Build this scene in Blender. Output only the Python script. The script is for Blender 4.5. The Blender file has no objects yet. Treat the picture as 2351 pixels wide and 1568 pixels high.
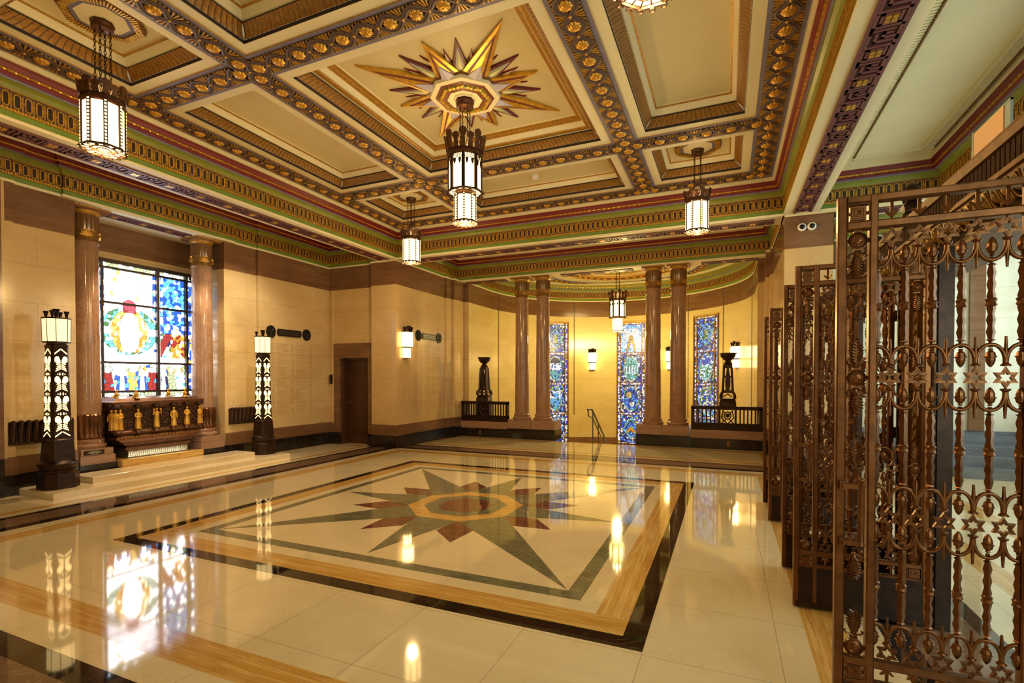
import bpy, math, random
from math import sin, cos, pi, radians, sqrt, atan2, hypot
from mathutils import Vector

random.seed(7)
SC = bpy.context.scene
COL = SC.collection

# ---------------------------------------------------------------- camera, world, exposure
cam_d = bpy.data.cameras.new('camera')
cam_d.sensor_width = 36.0
cam_d.lens = 1147.1 / 2351.0 * 36.0
cam_d.shift_y = (884.08 - 784.0) / 2351.0
cam_d.clip_start = 0.05
cam = bpy.data.objects.new('camera', cam_d)
COL.objects.link(cam)
cam.location = (2.815, -5.17, 1.5)          # the origin is the centre of the star in the floor
cam.rotation_euler = (radians(90 - 0.8447), 0.0, radians(23.2323))
SC.camera = cam

SC.view_settings.view_transform = 'Standard'
SC.view_settings.look = 'None'
SC.view_settings.gamma = 1.0
SC.view_settings.exposure = 0.33
SC.view_settings.use_curve_mapping = False
SC.cycles.use_denoising = True
SC.cycles.max_bounces = 7
SC.cycles.adaptive_threshold = 0.02
SC.cycles.diffuse_bounces = 4
SC.cycles.glossy_bounces = 4
SC.cycles.sample_clamp_indirect = 6.0
SC.cycles.caustics_reflective = False
SC.cycles.caustics_refractive = False

world = bpy.data.worlds.new('world')
SC.world = world
world.use_nodes = True
world.node_tree.nodes['Background'].inputs[0].default_value = (1.0, 0.72, 0.36, 1)
world.node_tree.nodes['Background'].inputs[1].default_value = 0.25

def area_light(name, loc, target, size, size_y, power, color):
    d = bpy.data.lights.new(name, 'AREA')
    d.shape = 'RECTANGLE'; d.size = size; d.size_y = size_y
    d.energy = power; d.color = color
    o = bpy.data.objects.new(name, d); COL.objects.link(o)
    o.location = loc
    o.rotation_euler = (Vector(target) - Vector(loc)).to_track_quat('-Z', 'Y').to_euler()
    return o

def spot_light(name, loc, target, power, color, angle=60, blend=0.6, radius=0.03):
    d = bpy.data.lights.new(name, 'SPOT')
    d.energy = power; d.color = color; d.spot_size = radians(angle); d.spot_blend = blend
    d.shadow_soft_size = radius
    o = bpy.data.objects.new(name, d); COL.objects.link(o)
    o.location = loc
    o.rotation_euler = (Vector(target) - Vector(loc)).to_track_quat('-Z', 'Y').to_euler()
    return o

def point_light(name, loc, power, color, radius=0.1):
    d = bpy.data.lights.new(name, 'POINT')
    d.energy = power; d.color = color; d.shadow_soft_size = radius
    o = bpy.data.objects.new(name, d); COL.objects.link(o)
    o.location = loc
    return o

WARM = (1.0, 0.64, 0.25)
# spotlights fixed above the shrine in the window recess
spot_light('shrine_spot', (-5.0, -0.45, 3.92), (-5.75, -0.25, 0.7), 150, (1.0, 0.74, 0.44), 70)
spot_light('shrine_spot', (-5.0, 0.60, 3.92), (-5.75, 0.4, 0.7), 150, (1.0, 0.74, 0.44), 70)
spot_light('column_spot', (-4.35, 1.15, 3.92), (-5.7, 1.35, 1.9), 100, (1.0, 0.86, 0.64), 95, 1.0)

area_light('shrine_uplight', (-5.48, 0.0, 0.272), (-5.75, 0.0, 0.50), 1.0, 0.02, 1.2, (1.0, 0.90, 0.74))

# ---------------------------------------------------------------- materials
MATS = {}

def lin(h):
    h = h.lstrip('#')
    out = []
    for i in (0, 2, 4):
        c = int(h[i:i + 2], 16) / 255.0
        out.append(c / 12.92 if c <= 0.04045 else ((c + 0.055) / 1.055) ** 2.4)
    return (*out, 1.0)

class NT:
    """small helper round a node tree"""
    def __init__(s, name):
        s.m = bpy.data.materials.new(name); s.m.use_nodes = True
        s.t = s.m.node_tree; s.n = s.t.nodes
        s.b = s.n['Principled BSDF']
    def node(s, typ, **kw):
        n = s.n.new(typ)
        for k, v in kw.items(): setattr(n, k, v)
        return n
    def link(s, a, b): s.t.links.new(a, b)
    def math(s, op, a, b=None, c=None):
        n = s.node('ShaderNodeMath', operation=op)
        for i, v in enumerate((a, b, c)):
            if v is None: continue
            if isinstance(v, (int, float)): n.inputs[i].default_value = v
            else: s.link(v, n.inputs[i])
        return n.outputs[0]
    def mix(s, f, a, b):
        n = s.node('ShaderNodeMix', data_type='RGBA')
        if isinstance(f, (int, float)): n.inputs[0].default_value = f
        else: s.link(f, n.inputs[0])
        for i, v in ((6, a), (7, b)):
            if isinstance(v, tuple): n.inputs[i].default_value = v
            else: s.link(v, n.inputs[i])
        return n.outputs[2]
    def pos(s): return s.node('ShaderNodeNewGeometry').outputs['Position']
    def objpos(s): return s.node('ShaderNodeTexCoord').outputs['Object']
    def noise(s, vec, scale, detail=4, rough=0.55, dist=0.0):
        n = s.node('ShaderNodeTexNoise'); s.link(vec, n.inputs['Vector'])
        n.inputs['Scale'].default_value = scale; n.inputs['Detail'].default_value = detail
        n.inputs['Roughness'].default_value = rough; n.inputs['Distortion'].default_value = dist
        return n.outputs['Fac']
    def mapped(s, vec, scale=(1, 1, 1), rot=(0, 0, 0)):
        n = s.node('ShaderNodeMapping'); s.link(vec, n.inputs['Vector'])
        n.inputs['Scale'].default_value = scale; n.inputs['Rotation'].default_value = rot
        return n.outputs[0]
    def ramp(s, f, p0, p1):
        n = s.node('ShaderNodeMapRange', interpolation_type='SMOOTHSTEP'); s.link(f, n.inputs[0])
        n.inputs[1].default_value = p0; n.inputs[2].default_value = p1
        return n.outputs[0]
    def bump(s, h, strength=0.2, dist=0.01):
        n = s.node('ShaderNodeBump'); n.inputs['Strength'].default_value = strength
        n.inputs['Distance'].default_value = dist
        s.link(h, n.inputs['Height']); s.link(n.outputs[0], s.b.inputs['Normal'])
    def set(s, color=None, rough=None, metal=None, spec=None, coat=None):
        if color is not None:
            if isinstance(color, tuple): s.b.inputs['Base Color'].default_value = color
            else: s.link(color, s.b.inputs['Base Color'])
        if rough is not None:
            if isinstance(rough, (int, float)): s.b.inputs['Roughness'].default_value = rough
            else: s.link(rough, s.b.inputs['Roughness'])
        if metal is not None: s.b.inputs['Metallic'].default_value = metal
        if spec is not None: s.b.inputs['Specular IOR Level'].default_value = spec
        if coat is not None:
            s.b.inputs['Coat Weight'].default_value = coat; s.b.inputs['Coat Roughness'].default_value = 0.04

def simple(name, c, rough=0.5, metal=0.0, var=0.12, scale=9.0, bump=0.0, spec=None):
    k = NT(name)
    col = lin(c)
    f = k.noise(k.objpos(), scale)
    dark = tuple(x * (1 - var) for x in col[:3]) + (1,)
    lite = tuple(min(1, x * (1 + var)) for x in col[:3]) + (1,)
    k.set(k.mix(k.ramp(f, 0.3, 0.7), dark, lite), rough, metal, spec)
    if bump: k.bump(k.noise(k.objpos(), scale * 6), bump, 0.004)
    MATS[name] = k.m
    return k.m

def emitter(name, c, strength, base='#d8c8a0'):
    k = NT(name)
    k.set(lin(base), 0.3)
    k.b.inputs['Emission Color'].default_value = lin(c)
    k.b.inputs['Emission Strength'].default_value = strength
    MATS[name] = k.m
    return k.m

def marble(name, c1, c2, vein, scale=1.2, vein_w=0.03, rough=0.12, joints=None, aniso=(1, 1, 1), vein_amt=0.6, spec=0.5, dist=0.8):
    """joints: None, ('wall', course, length) or ('floor', pitch)"""
    k = NT(name)
    P = k.pos()
    Q = k.mapped(P, aniso)
    f = k.ramp(k.noise(Q, scale, 6, 0.6, dist), 0.32, 0.68)
    col = k.mix(f, lin(c1), lin(c2))
    v = k.noise(Q, scale * 1.7, 8, 0.62, 2 * dist)
    d = k.math('ABSOLUTE', k.math('SUBTRACT', v, 0.5))
    w = k.ramp(d, vein_w, 0.0)
    col = k.mix(k.math('MULTIPLY', w, vein_amt), col, lin(vein))
    if joints:
        sp = k.node('ShaderNodeSeparateXYZ'); k.link(P, sp.inputs[0])
        X, Y, Z = sp.outputs
        def line(val, pitch, half, off=0.0):
            m = k.math('PINGPONG', k.math('ADD', val, off), pitch / 2)
            return k.math('LESS_THAN', m, half)
        if joints[0] == 'wall':
            l1 = line(Z, joints[1], 0.0022, -0.48)
            row = k.math('FLOOR', k.math('DIVIDE', k.math('ADD', Z, -0.48), joints[1]))
            odd = k.math('MODULO', k.math('ABSOLUTE', row), 2.0)
            h = k.math('ADD', k.math('ADD', X, Y), k.math('MULTIPLY', odd, joints[2] / 2))
            l2 = line(h, joints[2], 0.0018, 0.31)
        else:
            l1 = line(X, joints[1], 0.0022, joints[2]); l2 = line(Y, joints[1], 0.0022, joints[2])
        L = k.math('MAXIMUM', l1, l2)
        dk = tuple(x * 0.42 for x in lin(c1)[:3]) + (1,)
        col = k.mix(k.math('MULTIPLY', L, 0.75), col, dk)
    k.set(col, rough, 0.0, spec)
    MATS[name] = k.m
    return k.m

marble('hall_marble', '#e6e2d4', '#dcd6c4', '#a8a08c', 0.9, 0.006, 0.16, ('wall', 0.5, 1.05), (1, 1, 2.2), 0.35)
marble('wall_marble', '#d3b888', '#c8aa78', '#8f7044', 0.9, 0.006, 0.16, ('wall', 0.5, 1.05), (1, 1, 2.2), 0.35)
marble('apse_marble', '#dac68e', '#d0ba7e', '#a08a5c', 0.9, 0.006, 0.24, ('wall', 0.5, 1.05), (1, 1, 2.2), 0.3)
marble('brown_marble', '#6f4f36', '#836045', '#573c28', 1.1, 0.02, 0.16, ('wall', 0.9, 1.6), (0.7, 0.7, 4.5), 0.3)
marble('daylit_marble', '#7b8290', '#6a717f', '#a3a8b0', 1.6, 0.02, 0.12, None, (0.7, 0.7, 4.0), 0.4)  # cool daylight on the hall's brown and black stone, put into the colour
marble('step_marble', '#a3826a', '#94705a', '#6a4e3e', 1.4, 0.02, 0.18, None, (0.7, 0.7, 5.0), 0.25)
marble('column_marble', '#a17c62', '#8d6a54', '#b89a80', 3.0, 0.03, 0.10, None, (1, 1, 1), 0.4)
marble('black_marble', '#1d1613', '#261d19', '#8a8070', 1.2, 0.004, 0.08, None, (1, 1, 1), 0.45)
marble('floor_cream', '#e3d6b6', '#dccdaa', '#c3ae86', 1.3, 0.012, 0.05, ('floor', 0.69, 0.36), (1, 1, 1), 0.3, 0.85)
marble('floor_field', '#e3d6b6', '#dccdaa', '#c3ae86', 1.3, 0.012, 0.05, None, (1, 1, 1), 0.3, 0.85)
marble('floor_black', '#1b1310', '#241a15', '#80725e', 1.1, 0.004, 0.04, None, (1, 1, 1), 0.5, 0.6)
marble('floor_green', '#5d6050', '#6c6d59', '#8e8c72', 2.4, 0.05, 0.05, None, (1, 3, 1), 0.5, 0.6)
marble('floor_red', '#5e3227', '#6c3d30', '#a07a68', 3.5, 0.02, 0.05, None, (1, 1, 1), 0.6, 0.6)
marble('floor_brown', '#6e5646', '#7a6150', '#9a8068', 2.0, 0.03, 0.05, None, (1, 1, 1), 0.5, 0.6)
marble('pale_step', '#e2d2b2', '#d8c5a0', '#b49c72', 2.0, 0.02, 0.14, None, (1, 1, 1), 0.3)
marble('travertine_x', '#c79a4c', '#dcb873', '#a8762e', 4.0, 0.06, 0.07, None, (0.16, 5.0, 3.0), 0.55, 0.5, 0.12)
marble('travertine_y', '#c79a4c', '#dcb873', '#a8762e', 4.0, 0.06, 0.07, None, (5.0, 0.16, 3.0), 0.55, 0.5, 0.12)

simple('plaster', '#dfd2a6', 0.55, 0, 0.03, 2.0)
simple('plaster_pale', '#e6dcb8', 0.5, 0, 0.03, 2.0)
simple('gold', '#b98a35', 0.42, 0.35, 0.2, 30, 0.1)
simple('gold_dark', '#7d5a24', 0.5, 0.3, 0.25, 30, 0.1)
simple('flute_gold', '#94692a', 0.5, 0.25, 0.2, 30)
simple('flute_dark', '#5a3e18', 0.55, 0.1, 0.2, 30)
simple('reed_wood', '#3a2618', 0.85, 0, 0.15, 12, 0, 0.15)
simple('cornice_bronze', '#6d4a24', 0.5, 0.4, 0.25, 14, 0.1)
simple('egg_gold', '#8a6428', 0.35, 0.6, 0.25, 14)
simple('gold_leaf', '#d9a93f', 0.36, 0.6, 0.2, 14, 0.1)
simple('bright_gold', '#dba644', 0.3, 0.6, 0.15, 30, 0.1)
simple('umber', '#57423f', 0.5, 0, 0.15, 20)
simple('umber_dark', '#2c1f1c', 0.55, 0, 0.15, 20)
simple('violet', '#76708f', 0.5, 0, 0.08, 8)
simple('lavender', '#b9b4cf', 0.5, 0, 0.05, 8)
simple('crimson', '#74141a', 0.45, 0, 0.08, 8)
simple('maroon', '#6a2c30', 0.5, 0, 0.1, 12)
simple('plum', '#6a3a3c', 0.5, 0, 0.1, 12)
simple('plum_dark', '#41262a', 0.55, 0, 0.1, 12)
simple('olive', '#80872c', 0.45, 0, 0.08, 6)
simple('leaf_green', '#6f8a3a', 0.45, 0, 0.08, 6)
simple('lime', '#a8b45a', 0.5, 0, 0.05, 6)
simple('bronze', '#694833', 0.34, 0.75, 0.25, 18, 0.1)
simple('bronze_gate', '#754a29', 0.32, 0.82, 0.22, 16, 0.1)
simple('bronze_dark', '#38271d', 0.36, 0.7, 0.25, 18, 0.1)
simple('copper_lotus', '#6e4528', 0.22, 0.8, 0.3, 9, 0.2)
simple('gilt_bronze', '#9b742f', 0.35, 0.75, 0.3, 14, 0.2)
simple('pewter', '#8d8672', 0.3, 0.8, 0.3, 40, 0.4)
simple('dark_wood', '#4a2c18', 0.35, 0, 0.2, 6)
simple('black_iron', '#1c1817', 0.4, 0.3, 0.15, 20)
simple('window_bronze', '#3c3230', 0.4, 0.4, 0.15, 20)
simple('lead', '#15110f', 0.6, 0, 0.1, 30)
simple('ink', '#b19563', 0.5, 0, 0.2, 40)
simple('white_plastic', '#ecebe6', 0.35, 0, 0.02, 10)
simple('black_lens', '#080808', 0.08, 0, 0.02, 10)
simple('peach_board', '#dcb48c', 0.5, 0, 0.03, 5)
simple('clear_edge', '#9fb9bb', 0.1, 0, 0.05, 5)
simple('steel', '#6b6660', 0.3, 0.9, 0.1, 30)
simple('brass_plate', '#8a6a34', 0.35, 0.8, 0.2, 30)

emitter('lamp_glass', '#ffd68c', 1.7)
emitter('pendant_glass', '#ffd48a', 5.0)
emitter('apse_glass', '#ffdf80', 10.0)
emitter('standard_glass', '#ffd48a', 2.6)
emitter('sconce_glass', '#ffd384', 13.0)
emitter('added_day_glass', '#d6eee6', 5.0)
emitter('aisle_glass', '#ffdca0', 3.0)
# leaded glass lit by the day outside: one material for each colour of glass
GLASS = {'white': ('#f3f5fb', 1.9), 'pale': ('#dfe9ff', 1.5), 'cream': ('#fff0cf', 1.4), 'yellow': ('#f4c85c', 1.0),
         'amber': ('#d98b2a', 0.85), 'red': ('#b02a30', 0.55), 'rose': ('#d0506a', 0.7), 'teal': ('#5fb7b0', 0.9),
         'aqua': ('#8fd6dc', 1.2), 'sky': ('#4f9fe8', 1.15), 'blue': ('#1f55c8', 0.8), 'navy': ('#122a78', 0.45),
         'green': ('#4c8a4e', 0.6), 'sage': ('#aab48c', 0.8), 'black': ('#1a1c28', 0.05), 'grey': ('#c8cbb8', 0.7)}
for g, (c, s) in GLASS.items():
    emitter('glass_' + g, c, s * (4.0 if g in ('white', 'pale', 'cream') else 2.2), '#404040')
for g, (c, s) in GLASS.items():
    emitter('apse_' + g, c, s * (0.62 if g in ('white', 'pale', 'cream', 'yellow') else 1.1), '#404040')
# ---------------------------------------------------------------- mesh helper
class MB:
    def __init__(s, *mats):
        s.v = []; s.f = []; s.m = []; s.mats = list(mats); s.T = None
    def mi(s, m):
        if isinstance(m, int): return m
        if m not in s.mats: s.mats.append(m)
        return s.mats.index(m)
    def add(s, vs, fs, m=0):
        b = len(s.v)
        if s.T: vs = [s.T(*p) for p in vs]
        s.v.extend(vs)
        if isinstance(m, list):
            for f, k in zip(fs, m): s.f.append([b + i for i in f]); s.m.append(s.mi(k))
        else:
            k = s.mi(m)
            for f in fs: s.f.append([b + i for i in f]); s.m.append(k)
    def box(s, x0, x1, y0, y1, z0, z1, m=0):
        s.add([(x, y, z) for z in (z0, z1) for x, y in ((x0, y0), (x1, y0), (x1, y1), (x0, y1))],
              [(3, 2, 1, 0), (4, 5, 6, 7), (0, 1, 5, 4), (1, 2, 6, 5), (2, 3, 7, 6), (3, 0, 4, 7)], m)
    def face(s, pts, m=0): s.add(list(pts), [tuple(range(len(pts)))], m)
    def prism(s, pts, w0, w1, m=0, fr=None):
        """polygon pts (u, v) carried from w0 to w1; fr(u, v, w) -> xyz"""
        fr = fr or (lambda u, v, w: (u, v, w))
        n = len(pts)
        vs = [fr(u, v, w0) for u, v in pts] + [fr(u, v, w1) for u, v in pts]
        s.add(vs, [tuple(range(n))[::-1], tuple(range(n, 2 * n))] + [(i, (i + 1) % n, n + (i + 1) % n, n + i) for i in range(n)], m)
    def ring(s, outer, inner, w0, w1, m=0, fr=None):
        """flat ring between two polygons with the same number of points"""
        fr = fr or (lambda u, v, w: (u, v, w))
        n = len(outer)
        vs = [fr(u, v, w) for w in (w0, w1) for P in (outer, inner) for u, v in P]
        fs = []
        for i in range(n):
            j = (i + 1) % n
            fs += [(i, j, n + j, n + i), (2 * n + i, 2 * n + j, 3 * n + j, 3 * n + i),
                   (i, j, 2 * n + j, 2 * n + i), (n + i, n + j, 3 * n + j, 3 * n + i)]
        s.add(vs, fs, m)
    def lathe(s, prof, n=24, c=(0, 0, 0), m=0, rot=0.0, flute=None, sx=1, sy=1, caps=True):
        """prof: (r, z) or (r, z, material of the band above it)"""
        vs = []; fs = []; ms = []
        for p in prof:
            r, z = p[0], p[1]
            for i in range(n):
                a = rot + 2 * pi * i / n
                rr = r * (flute(a, z) if flute else 1)
                vs.append((c[0] + sx * rr * cos(a), c[1] + sy * rr * sin(a), c[2] + z))
        for k in range(len(prof) - 1):
            mm = prof[k][2] if len(prof[k]) > 2 else m
            for i in range(n):
                j = (i + 1) % n
                fs.append((k * n + i, k * n + j, (k + 1) * n + j, (k + 1) * n + i)); ms.append(mm)
        if caps:
            fs.append(tuple(range(n))[::-1]); ms.append(prof[0][2] if len(prof[0]) > 2 else m)
            e = (len(prof) - 1) * n
            fs.append(tuple(range(e, e + n))); ms.append(prof[-2][2] if len(prof[-2]) > 2 else m)
        s.add(vs, fs, ms)
    def tube(s, path, r, n=8, m=0, closed=False):
        P = [Vector(p) for p in path]; k = len(P); vs = []; fs = []
        R = r if isinstance(r, (list, tuple)) else [r] * k
        up = None
        for i in range(k):
            a = P[(i - 1) % k] if (closed or i > 0) else P[i]
            b = P[(i + 1) % k] if (closed or i < k - 1) else P[i]
            t = (b - a).normalized()
            if up is None:
                up = Vector((0, 0, 1)) if abs(t.z) < 0.9 else Vector((1, 0, 0))
            side = t.cross(up)
            if side.length < 1e-4: side = t.cross(Vector((0.3, 1, 0.2)))
            side.normalize(); u2 = side.cross(t).normalized(); up = u2
            for j in range(n):
                q = 2 * pi * j / n
                vs.append(tuple(P[i] + side * (R[i] * cos(q)) + u2 * (R[i] * sin(q))))
        for i in range(k if closed else k - 1):
            i2 = (i + 1) % k
            for j in range(n):
                j2 = (j + 1) % n
                fs.append((i * n + j, i * n + j2, i2 * n + j2, i2 * n + j))
        if not closed:
            fs.append(tuple(range(n))[::-1]); fs.append(tuple(range((k - 1) * n, k * n)))
        s.add(vs, fs, m)
    def ball(s, c, r, m=0, n=10, k=6, sz=1.0, sx=1.0, sy=1.0):
        pr = [(r * max(0.02, sin(pi * i / k)), -r * sz * cos(pi * i / k)) for i in range(k + 1)]
        s.lathe(pr, n, c, m, sx=sx, sy=sy)
    def build(s, name, parent=None, smooth=True, ang=38):
        me = bpy.data.meshes.new(name)
        me.from_pydata([tuple(p) for p in s.v], [], s.f)
        for k in s.mats: me.materials.append(MATS[k])
        me.polygons.foreach_set('material_index', s.m)
        if smooth:
            me.polygons.foreach_set('use_smooth', [True] * len(me.polygons))
            me.update()
            me.set_sharp_from_angle(angle=radians(ang))
        me.update()
        o = bpy.data.objects.new(name, me)
        COL.objects.link(o)
        if parent is not None: o.parent = parent
        return o

def offset_path(path, d, closed):
    """polyline offset to the right of its direction by d, with mitred corners"""
    n = len(path); out = []
    def nrm(a, b):
        dx, dy = b[0] - a[0], b[1] - a[1]; l = hypot(dx, dy) or 1
        return (dy / l, -dx / l)
    for i in range(n):
        ns = []
        if closed or i > 0: ns.append(nrm(path[i - 1], path[i]))
        if closed or i < n - 1: ns.append(nrm(path[i], path[(i + 1) % n]))
        if len(ns) == 1: a = ns[0]; k = 1
        else:
            a = (ns[0][0] + ns[1][0], ns[0][1] + ns[1][1])
            l = hypot(*a) or 1; a = (a[0] / l, a[1] / l)
            k = 1 / max(0.2, a[0] * ns[0][0] + a[1] * ns[0][1])
        out.append((path[i][0] + a[0] * d * k, path[i][1] + a[1] * d * k))
    return out

def sweep(mb, path, prof, mats, closed=False):
    """prof: (d, z) points from bottom to top, mats: one material for each band between them"""
    rows = [[(x, y, z) for x, y in offset_path(path, d, closed)] for d, z in prof]
    n = len(path)
    for k in range(len(prof) - 1):
        vs = rows[k] + rows[k + 1]
        fs = [(i, (i + 1) % n, n + (i + 1) % n, n + i) for i in range(n if closed else n - 1)]
        mb.add(vs, fs, mats[k])

def tag(o, label=None, cat=None, group=None, kind=None):
    if label: o['label'] = label
    if cat: o['category'] = cat
    if group: o['group'] = group
    if kind: o['kind'] = kind
    return o

def thing(name, label, cat, loc=(0, 0, 0), rz=0.0, group=None):
    o = bpy.data.objects.new(name, None); COL.objects.link(o)
    o.location = loc; o.rotation_euler = (0, 0, rz); o.empty_display_size = 0.1
    return tag(o, label, cat, group)

def struct(mb, name, parent=None, **kw):
    o = mb.build(name, parent, **kw)
    if parent is None: o['kind'] = 'structure'
    return o

def dup(root, loc, rz=None, label=None):
    kids = {}
    for o in COL.objects:
        if o.parent is not None: kids.setdefault(o.parent, []).append(o)
    def cp(o, par):
        c = o.copy(); COL.objects.link(c)
        if par is not None: c.parent = par
        for ch in kids.get(o, ()): cp(ch, c)
        return c
    r = cp(root, None)
    r.location = loc
    if rz is not None: r.rotation_euler = (0, 0, rz)
    if label: r['label'] = label
    return r

def circle(r, n, rot=0.0): return [(r * cos(rot + 2 * pi * i / n), r * sin(rot + 2 * pi * i / n)) for i in range(n)]
def hexagram(R, r2=None):
    r2 = r2 or R * 0.577
    return [((R if i % 2 == 0 else r2) * sin(pi * i / 6), (R if i % 2 == 0 else r2) * cos(pi * i / 6)) for i in range(12)]
def stadium(w, h, k=5):
    """upright rounded slot of half width w, half height h"""
    pts = [(w * cos(pi * i / k), (h - w) + w * sin(pi * i / k)) for i in range(k + 1)]
    return pts + [(-u, -v) for u, v in pts]
# ---------------------------------------------------------------- the floor (one surface, its inlays in the same mesh)
H = 3.625          # half size of the main square
XL, XR = -5.585, 5.53     # alcove wall on the left, aisle wall on the right
YD = 3.70          # door wall
YE = 6.05          # top of the stairs

HX_ = 7.6
fb = MB('floor_cream')
def rect(x0, x1, y0, y1, m, z): fb.face([(x0, y0, z), (x1, y0, z), (x1, y1, z), (x0, y1, z)], m)
def frame(o, i, m, z, along=False, cx=0, cy=0):
    """square frame from half size i to o, mitred as butt joints like the stone bands"""
    mx, my = (m + '_x', m + '_y') if along else (m, m)
    rect(cx - o, cx + o, cy - o, cy - i, mx, z); rect(cx - o, cx + o, cy + i, cy + o, mx, z)
    rect(cx - o, cx - i, cy - i, cy + i, my, z); rect(cx + i, cx + o, cy - i, cy + i, my, z)
Z = 0.0004
fb.box(-6.4, 4.25, -6.7, YE, -0.2, 0.0, 'floor_cream'); fb.box(4.25, HX_, -6.7, 5.6, -0.2, 0.0, 'floor_cream')
fb.box(-4.6, -1.08, YE, 6.6, -0.2, 0.0, 'floor_cream')
fb.box(1.08, 4.25, YE, 6.6, -0.2, 0.0, 'floor_cream')
frame(2.40, 2.27, 'floor_black', Z); frame(2.27, 2.06, 'travertine', Z, True)
frame(2.06, 1.92, 'floor_field', Z); frame(1.92, 1.80, 'floor_green', Z)
rect(-1.8, 1.8, -1.8, 1.8, 'floor_field', Z)
# the outer frame of the square
frame(3.47, 3.25, 'travertine', Z, True)
frame(3.80, 3.66, 'floor_black', Z); frame(4.18, 3.80, 'floor_brown', Z); frame(4.28, 4.18, 'floor_black', Z)
# borders of the alcoves
def border(x0, x1, y0, y1, w):
    rect(x0, x1, y0, y0 + w, 'travertine_x', Z); rect(x0, x1, y1 - w, y1, 'travertine_x', Z)
    rect(x0, x0 + w, y0 + w, y1 - w, 'travertine_y', Z); rect(x1 - w, x1, y0 + w, y1 - w, 'travertine_y', Z)
border(-3.55, 3.55, 4.42, 6.0, 0.13); border(-5.56, -4.42, -3.6, 3.66, 0.10); border(4.62, 5.5, -6.0, 3.55, 0.2)
R8 = 0.67
def star(z, R, reds, r16, diag, axis, mats, rz=0.0):
    v8 = [(R * cos(radians(22.5 + 45 * i)), R * sin(radians(22.5 + 45 * i))) for i in range(8)]
    for i in range(8):                      # darker points between the long rays
        a = radians(22.5 + 45 * i); t = (reds * cos(a), reds * sin(a)); v = v8[i]
        for q in (-1, 1):
            b = a + q * radians(35.7 - 22.5 + 22.5 - 14.6)
            n = (r16 * cos(a + q * 0.19), r16 * sin(a + q * 0.19))
            fb.face([(v[0] * 0.9, v[1] * 0.9, z), (n[0], n[1], z), (t[0], t[1], z)][::q], mats[1])
    for i in range(8):                      # long rays over them
        a = radians(45 * i); L = diag if i % 2 else axis
        p, q = v8[i - 1], v8[i]
        fb.face([(p[0], p[1], z + Z), (L * cos(a), L * sin(a), z + Z), (q[0], q[1], z + Z)], mats[0])
star(2 * Z, R8, 1.335, 0.985, 2.53, 1.755, ('floor_green', 'floor_red'))
def octa(r, m, z): fb.face([(x, y, z) for x, y in circle(r, 8, radians(22.5))], m)
octa(0.675, 'travertine_x', 4 * Z); octa(0.49, 'floor_green', 5 * Z); octa(0.33, 'floor_red', 6 * Z)
struct(fb, 'floor', smooth=False)

# stairs going down into the apse, and the apse floor
sb = MB('pale_step')
for i in range(7):
    sb.box(-1.9, 1.9, YE + 0.3 * i, YE + 0.3 * (i + 1) + 0.02, -1.4, -0.15 * (i + 1), 'pale_step')
struct(sb, 'floor_stair')
ab = MB('floor_cream'); ab.box(-3.6, 3.6, 6.6, 11.4, -1.4, -1.05, 'floor_cream'); struct(ab, 'floor_apse', smooth=False)

# ---------------------------------------------------------------- walls
def wall_bands(mb, path, top=3.97, base=0.0, body='wall_marble', z1=0.26, z2=0.48, z3=3.48):
    prof = [(0.035, base), (0.035, z1), (0.022, z1 + 0.005), (0.022, z2), (0.0, z2 + 0.01), (0.0, z3), (0.008, z3 + 0.004), (0.008, top), (-0.004, top + 0.002), (-0.004, 4.02)]
    sweep(mb, path, prof, ['black_marble', 'black_marble', 'brown_marble', 'brown_marble', body, body, 'brown_marble', 'brown_marble', 'plaster'])

# left wall with the window recess
wl = MB('wall_marble'); wl2 = MB('wall_marble'); wl3 = MB('wall_marble')
RY = 1.13; XW = -6.40
wall_bands(wl, [(XL + 0.05, -3.7), (XL + 0.05, -1.81), (XL, -1.81), (XL, -RY)])
wall_bands(wl2, [(XL, RY), (XL, 1.81), (XL + 0.05, 1.81), (XL + 0.05, YD + 0.02)])
for s_, wl_ in ((-1, wl), (1, wl2)):         # stepped jambs of the recess
    ys = sorted((s_ * RY, s_ * (RY + 0.3)))
    wl_.box(XW - 0.2, XL - 0.006, ys[0], ys[1], 0.27, 3.48, 'wall_marble'); wl_.box(XW - 0.2, XL - 0.005, ys[0], ys[1], 3.48, 3.97, 'brown_marble')
    ys = sorted((s_ * (RY - 0.008), s_ * RY))
    wl_.box(XW - 0.2, XL - 0.32, ys[0], ys[1], 0, 3.97, 'wall_marble')
    wl_.box(XW - 0.2, XL - 0.003, *sorted((s_ * (RY - 0.002), s_ * (RY + 0.3))), 0, 0.26, 'black_marble')
wl3.box(XW - 0.25, XW, -RY, RY, 0, 1.10, 'brown_marble'); wl3.box(XW - 0.25, XW, -RY, RY, 3.40, 3.53, 'wall_marble')
wl3.box(XW - 0.25, XW + 0.01, -RY, RY, 3.53, 4.0, 'brown_marble')
wl.box(XL - 0.1, XL + 0.10, -3.7, -1.94, 0.48, 3.97, 'brown_marble'); wl.box(XL - 0.1, XL + 0.115, -3.7, -1.945, 0.0, 0.48, 'black_marble'); wl.box(XL - 0.1, XL + 0.075, -1.94, -1.90, 0.48, 3.97, 'wall_marble')  # dark pilaster: shade on this unlit end of the wall, put into its colour
struct(wl, 'wall_left'); struct(wl2, 'wall_left_back'); struct(wl3, 'wall_left_window')

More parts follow.
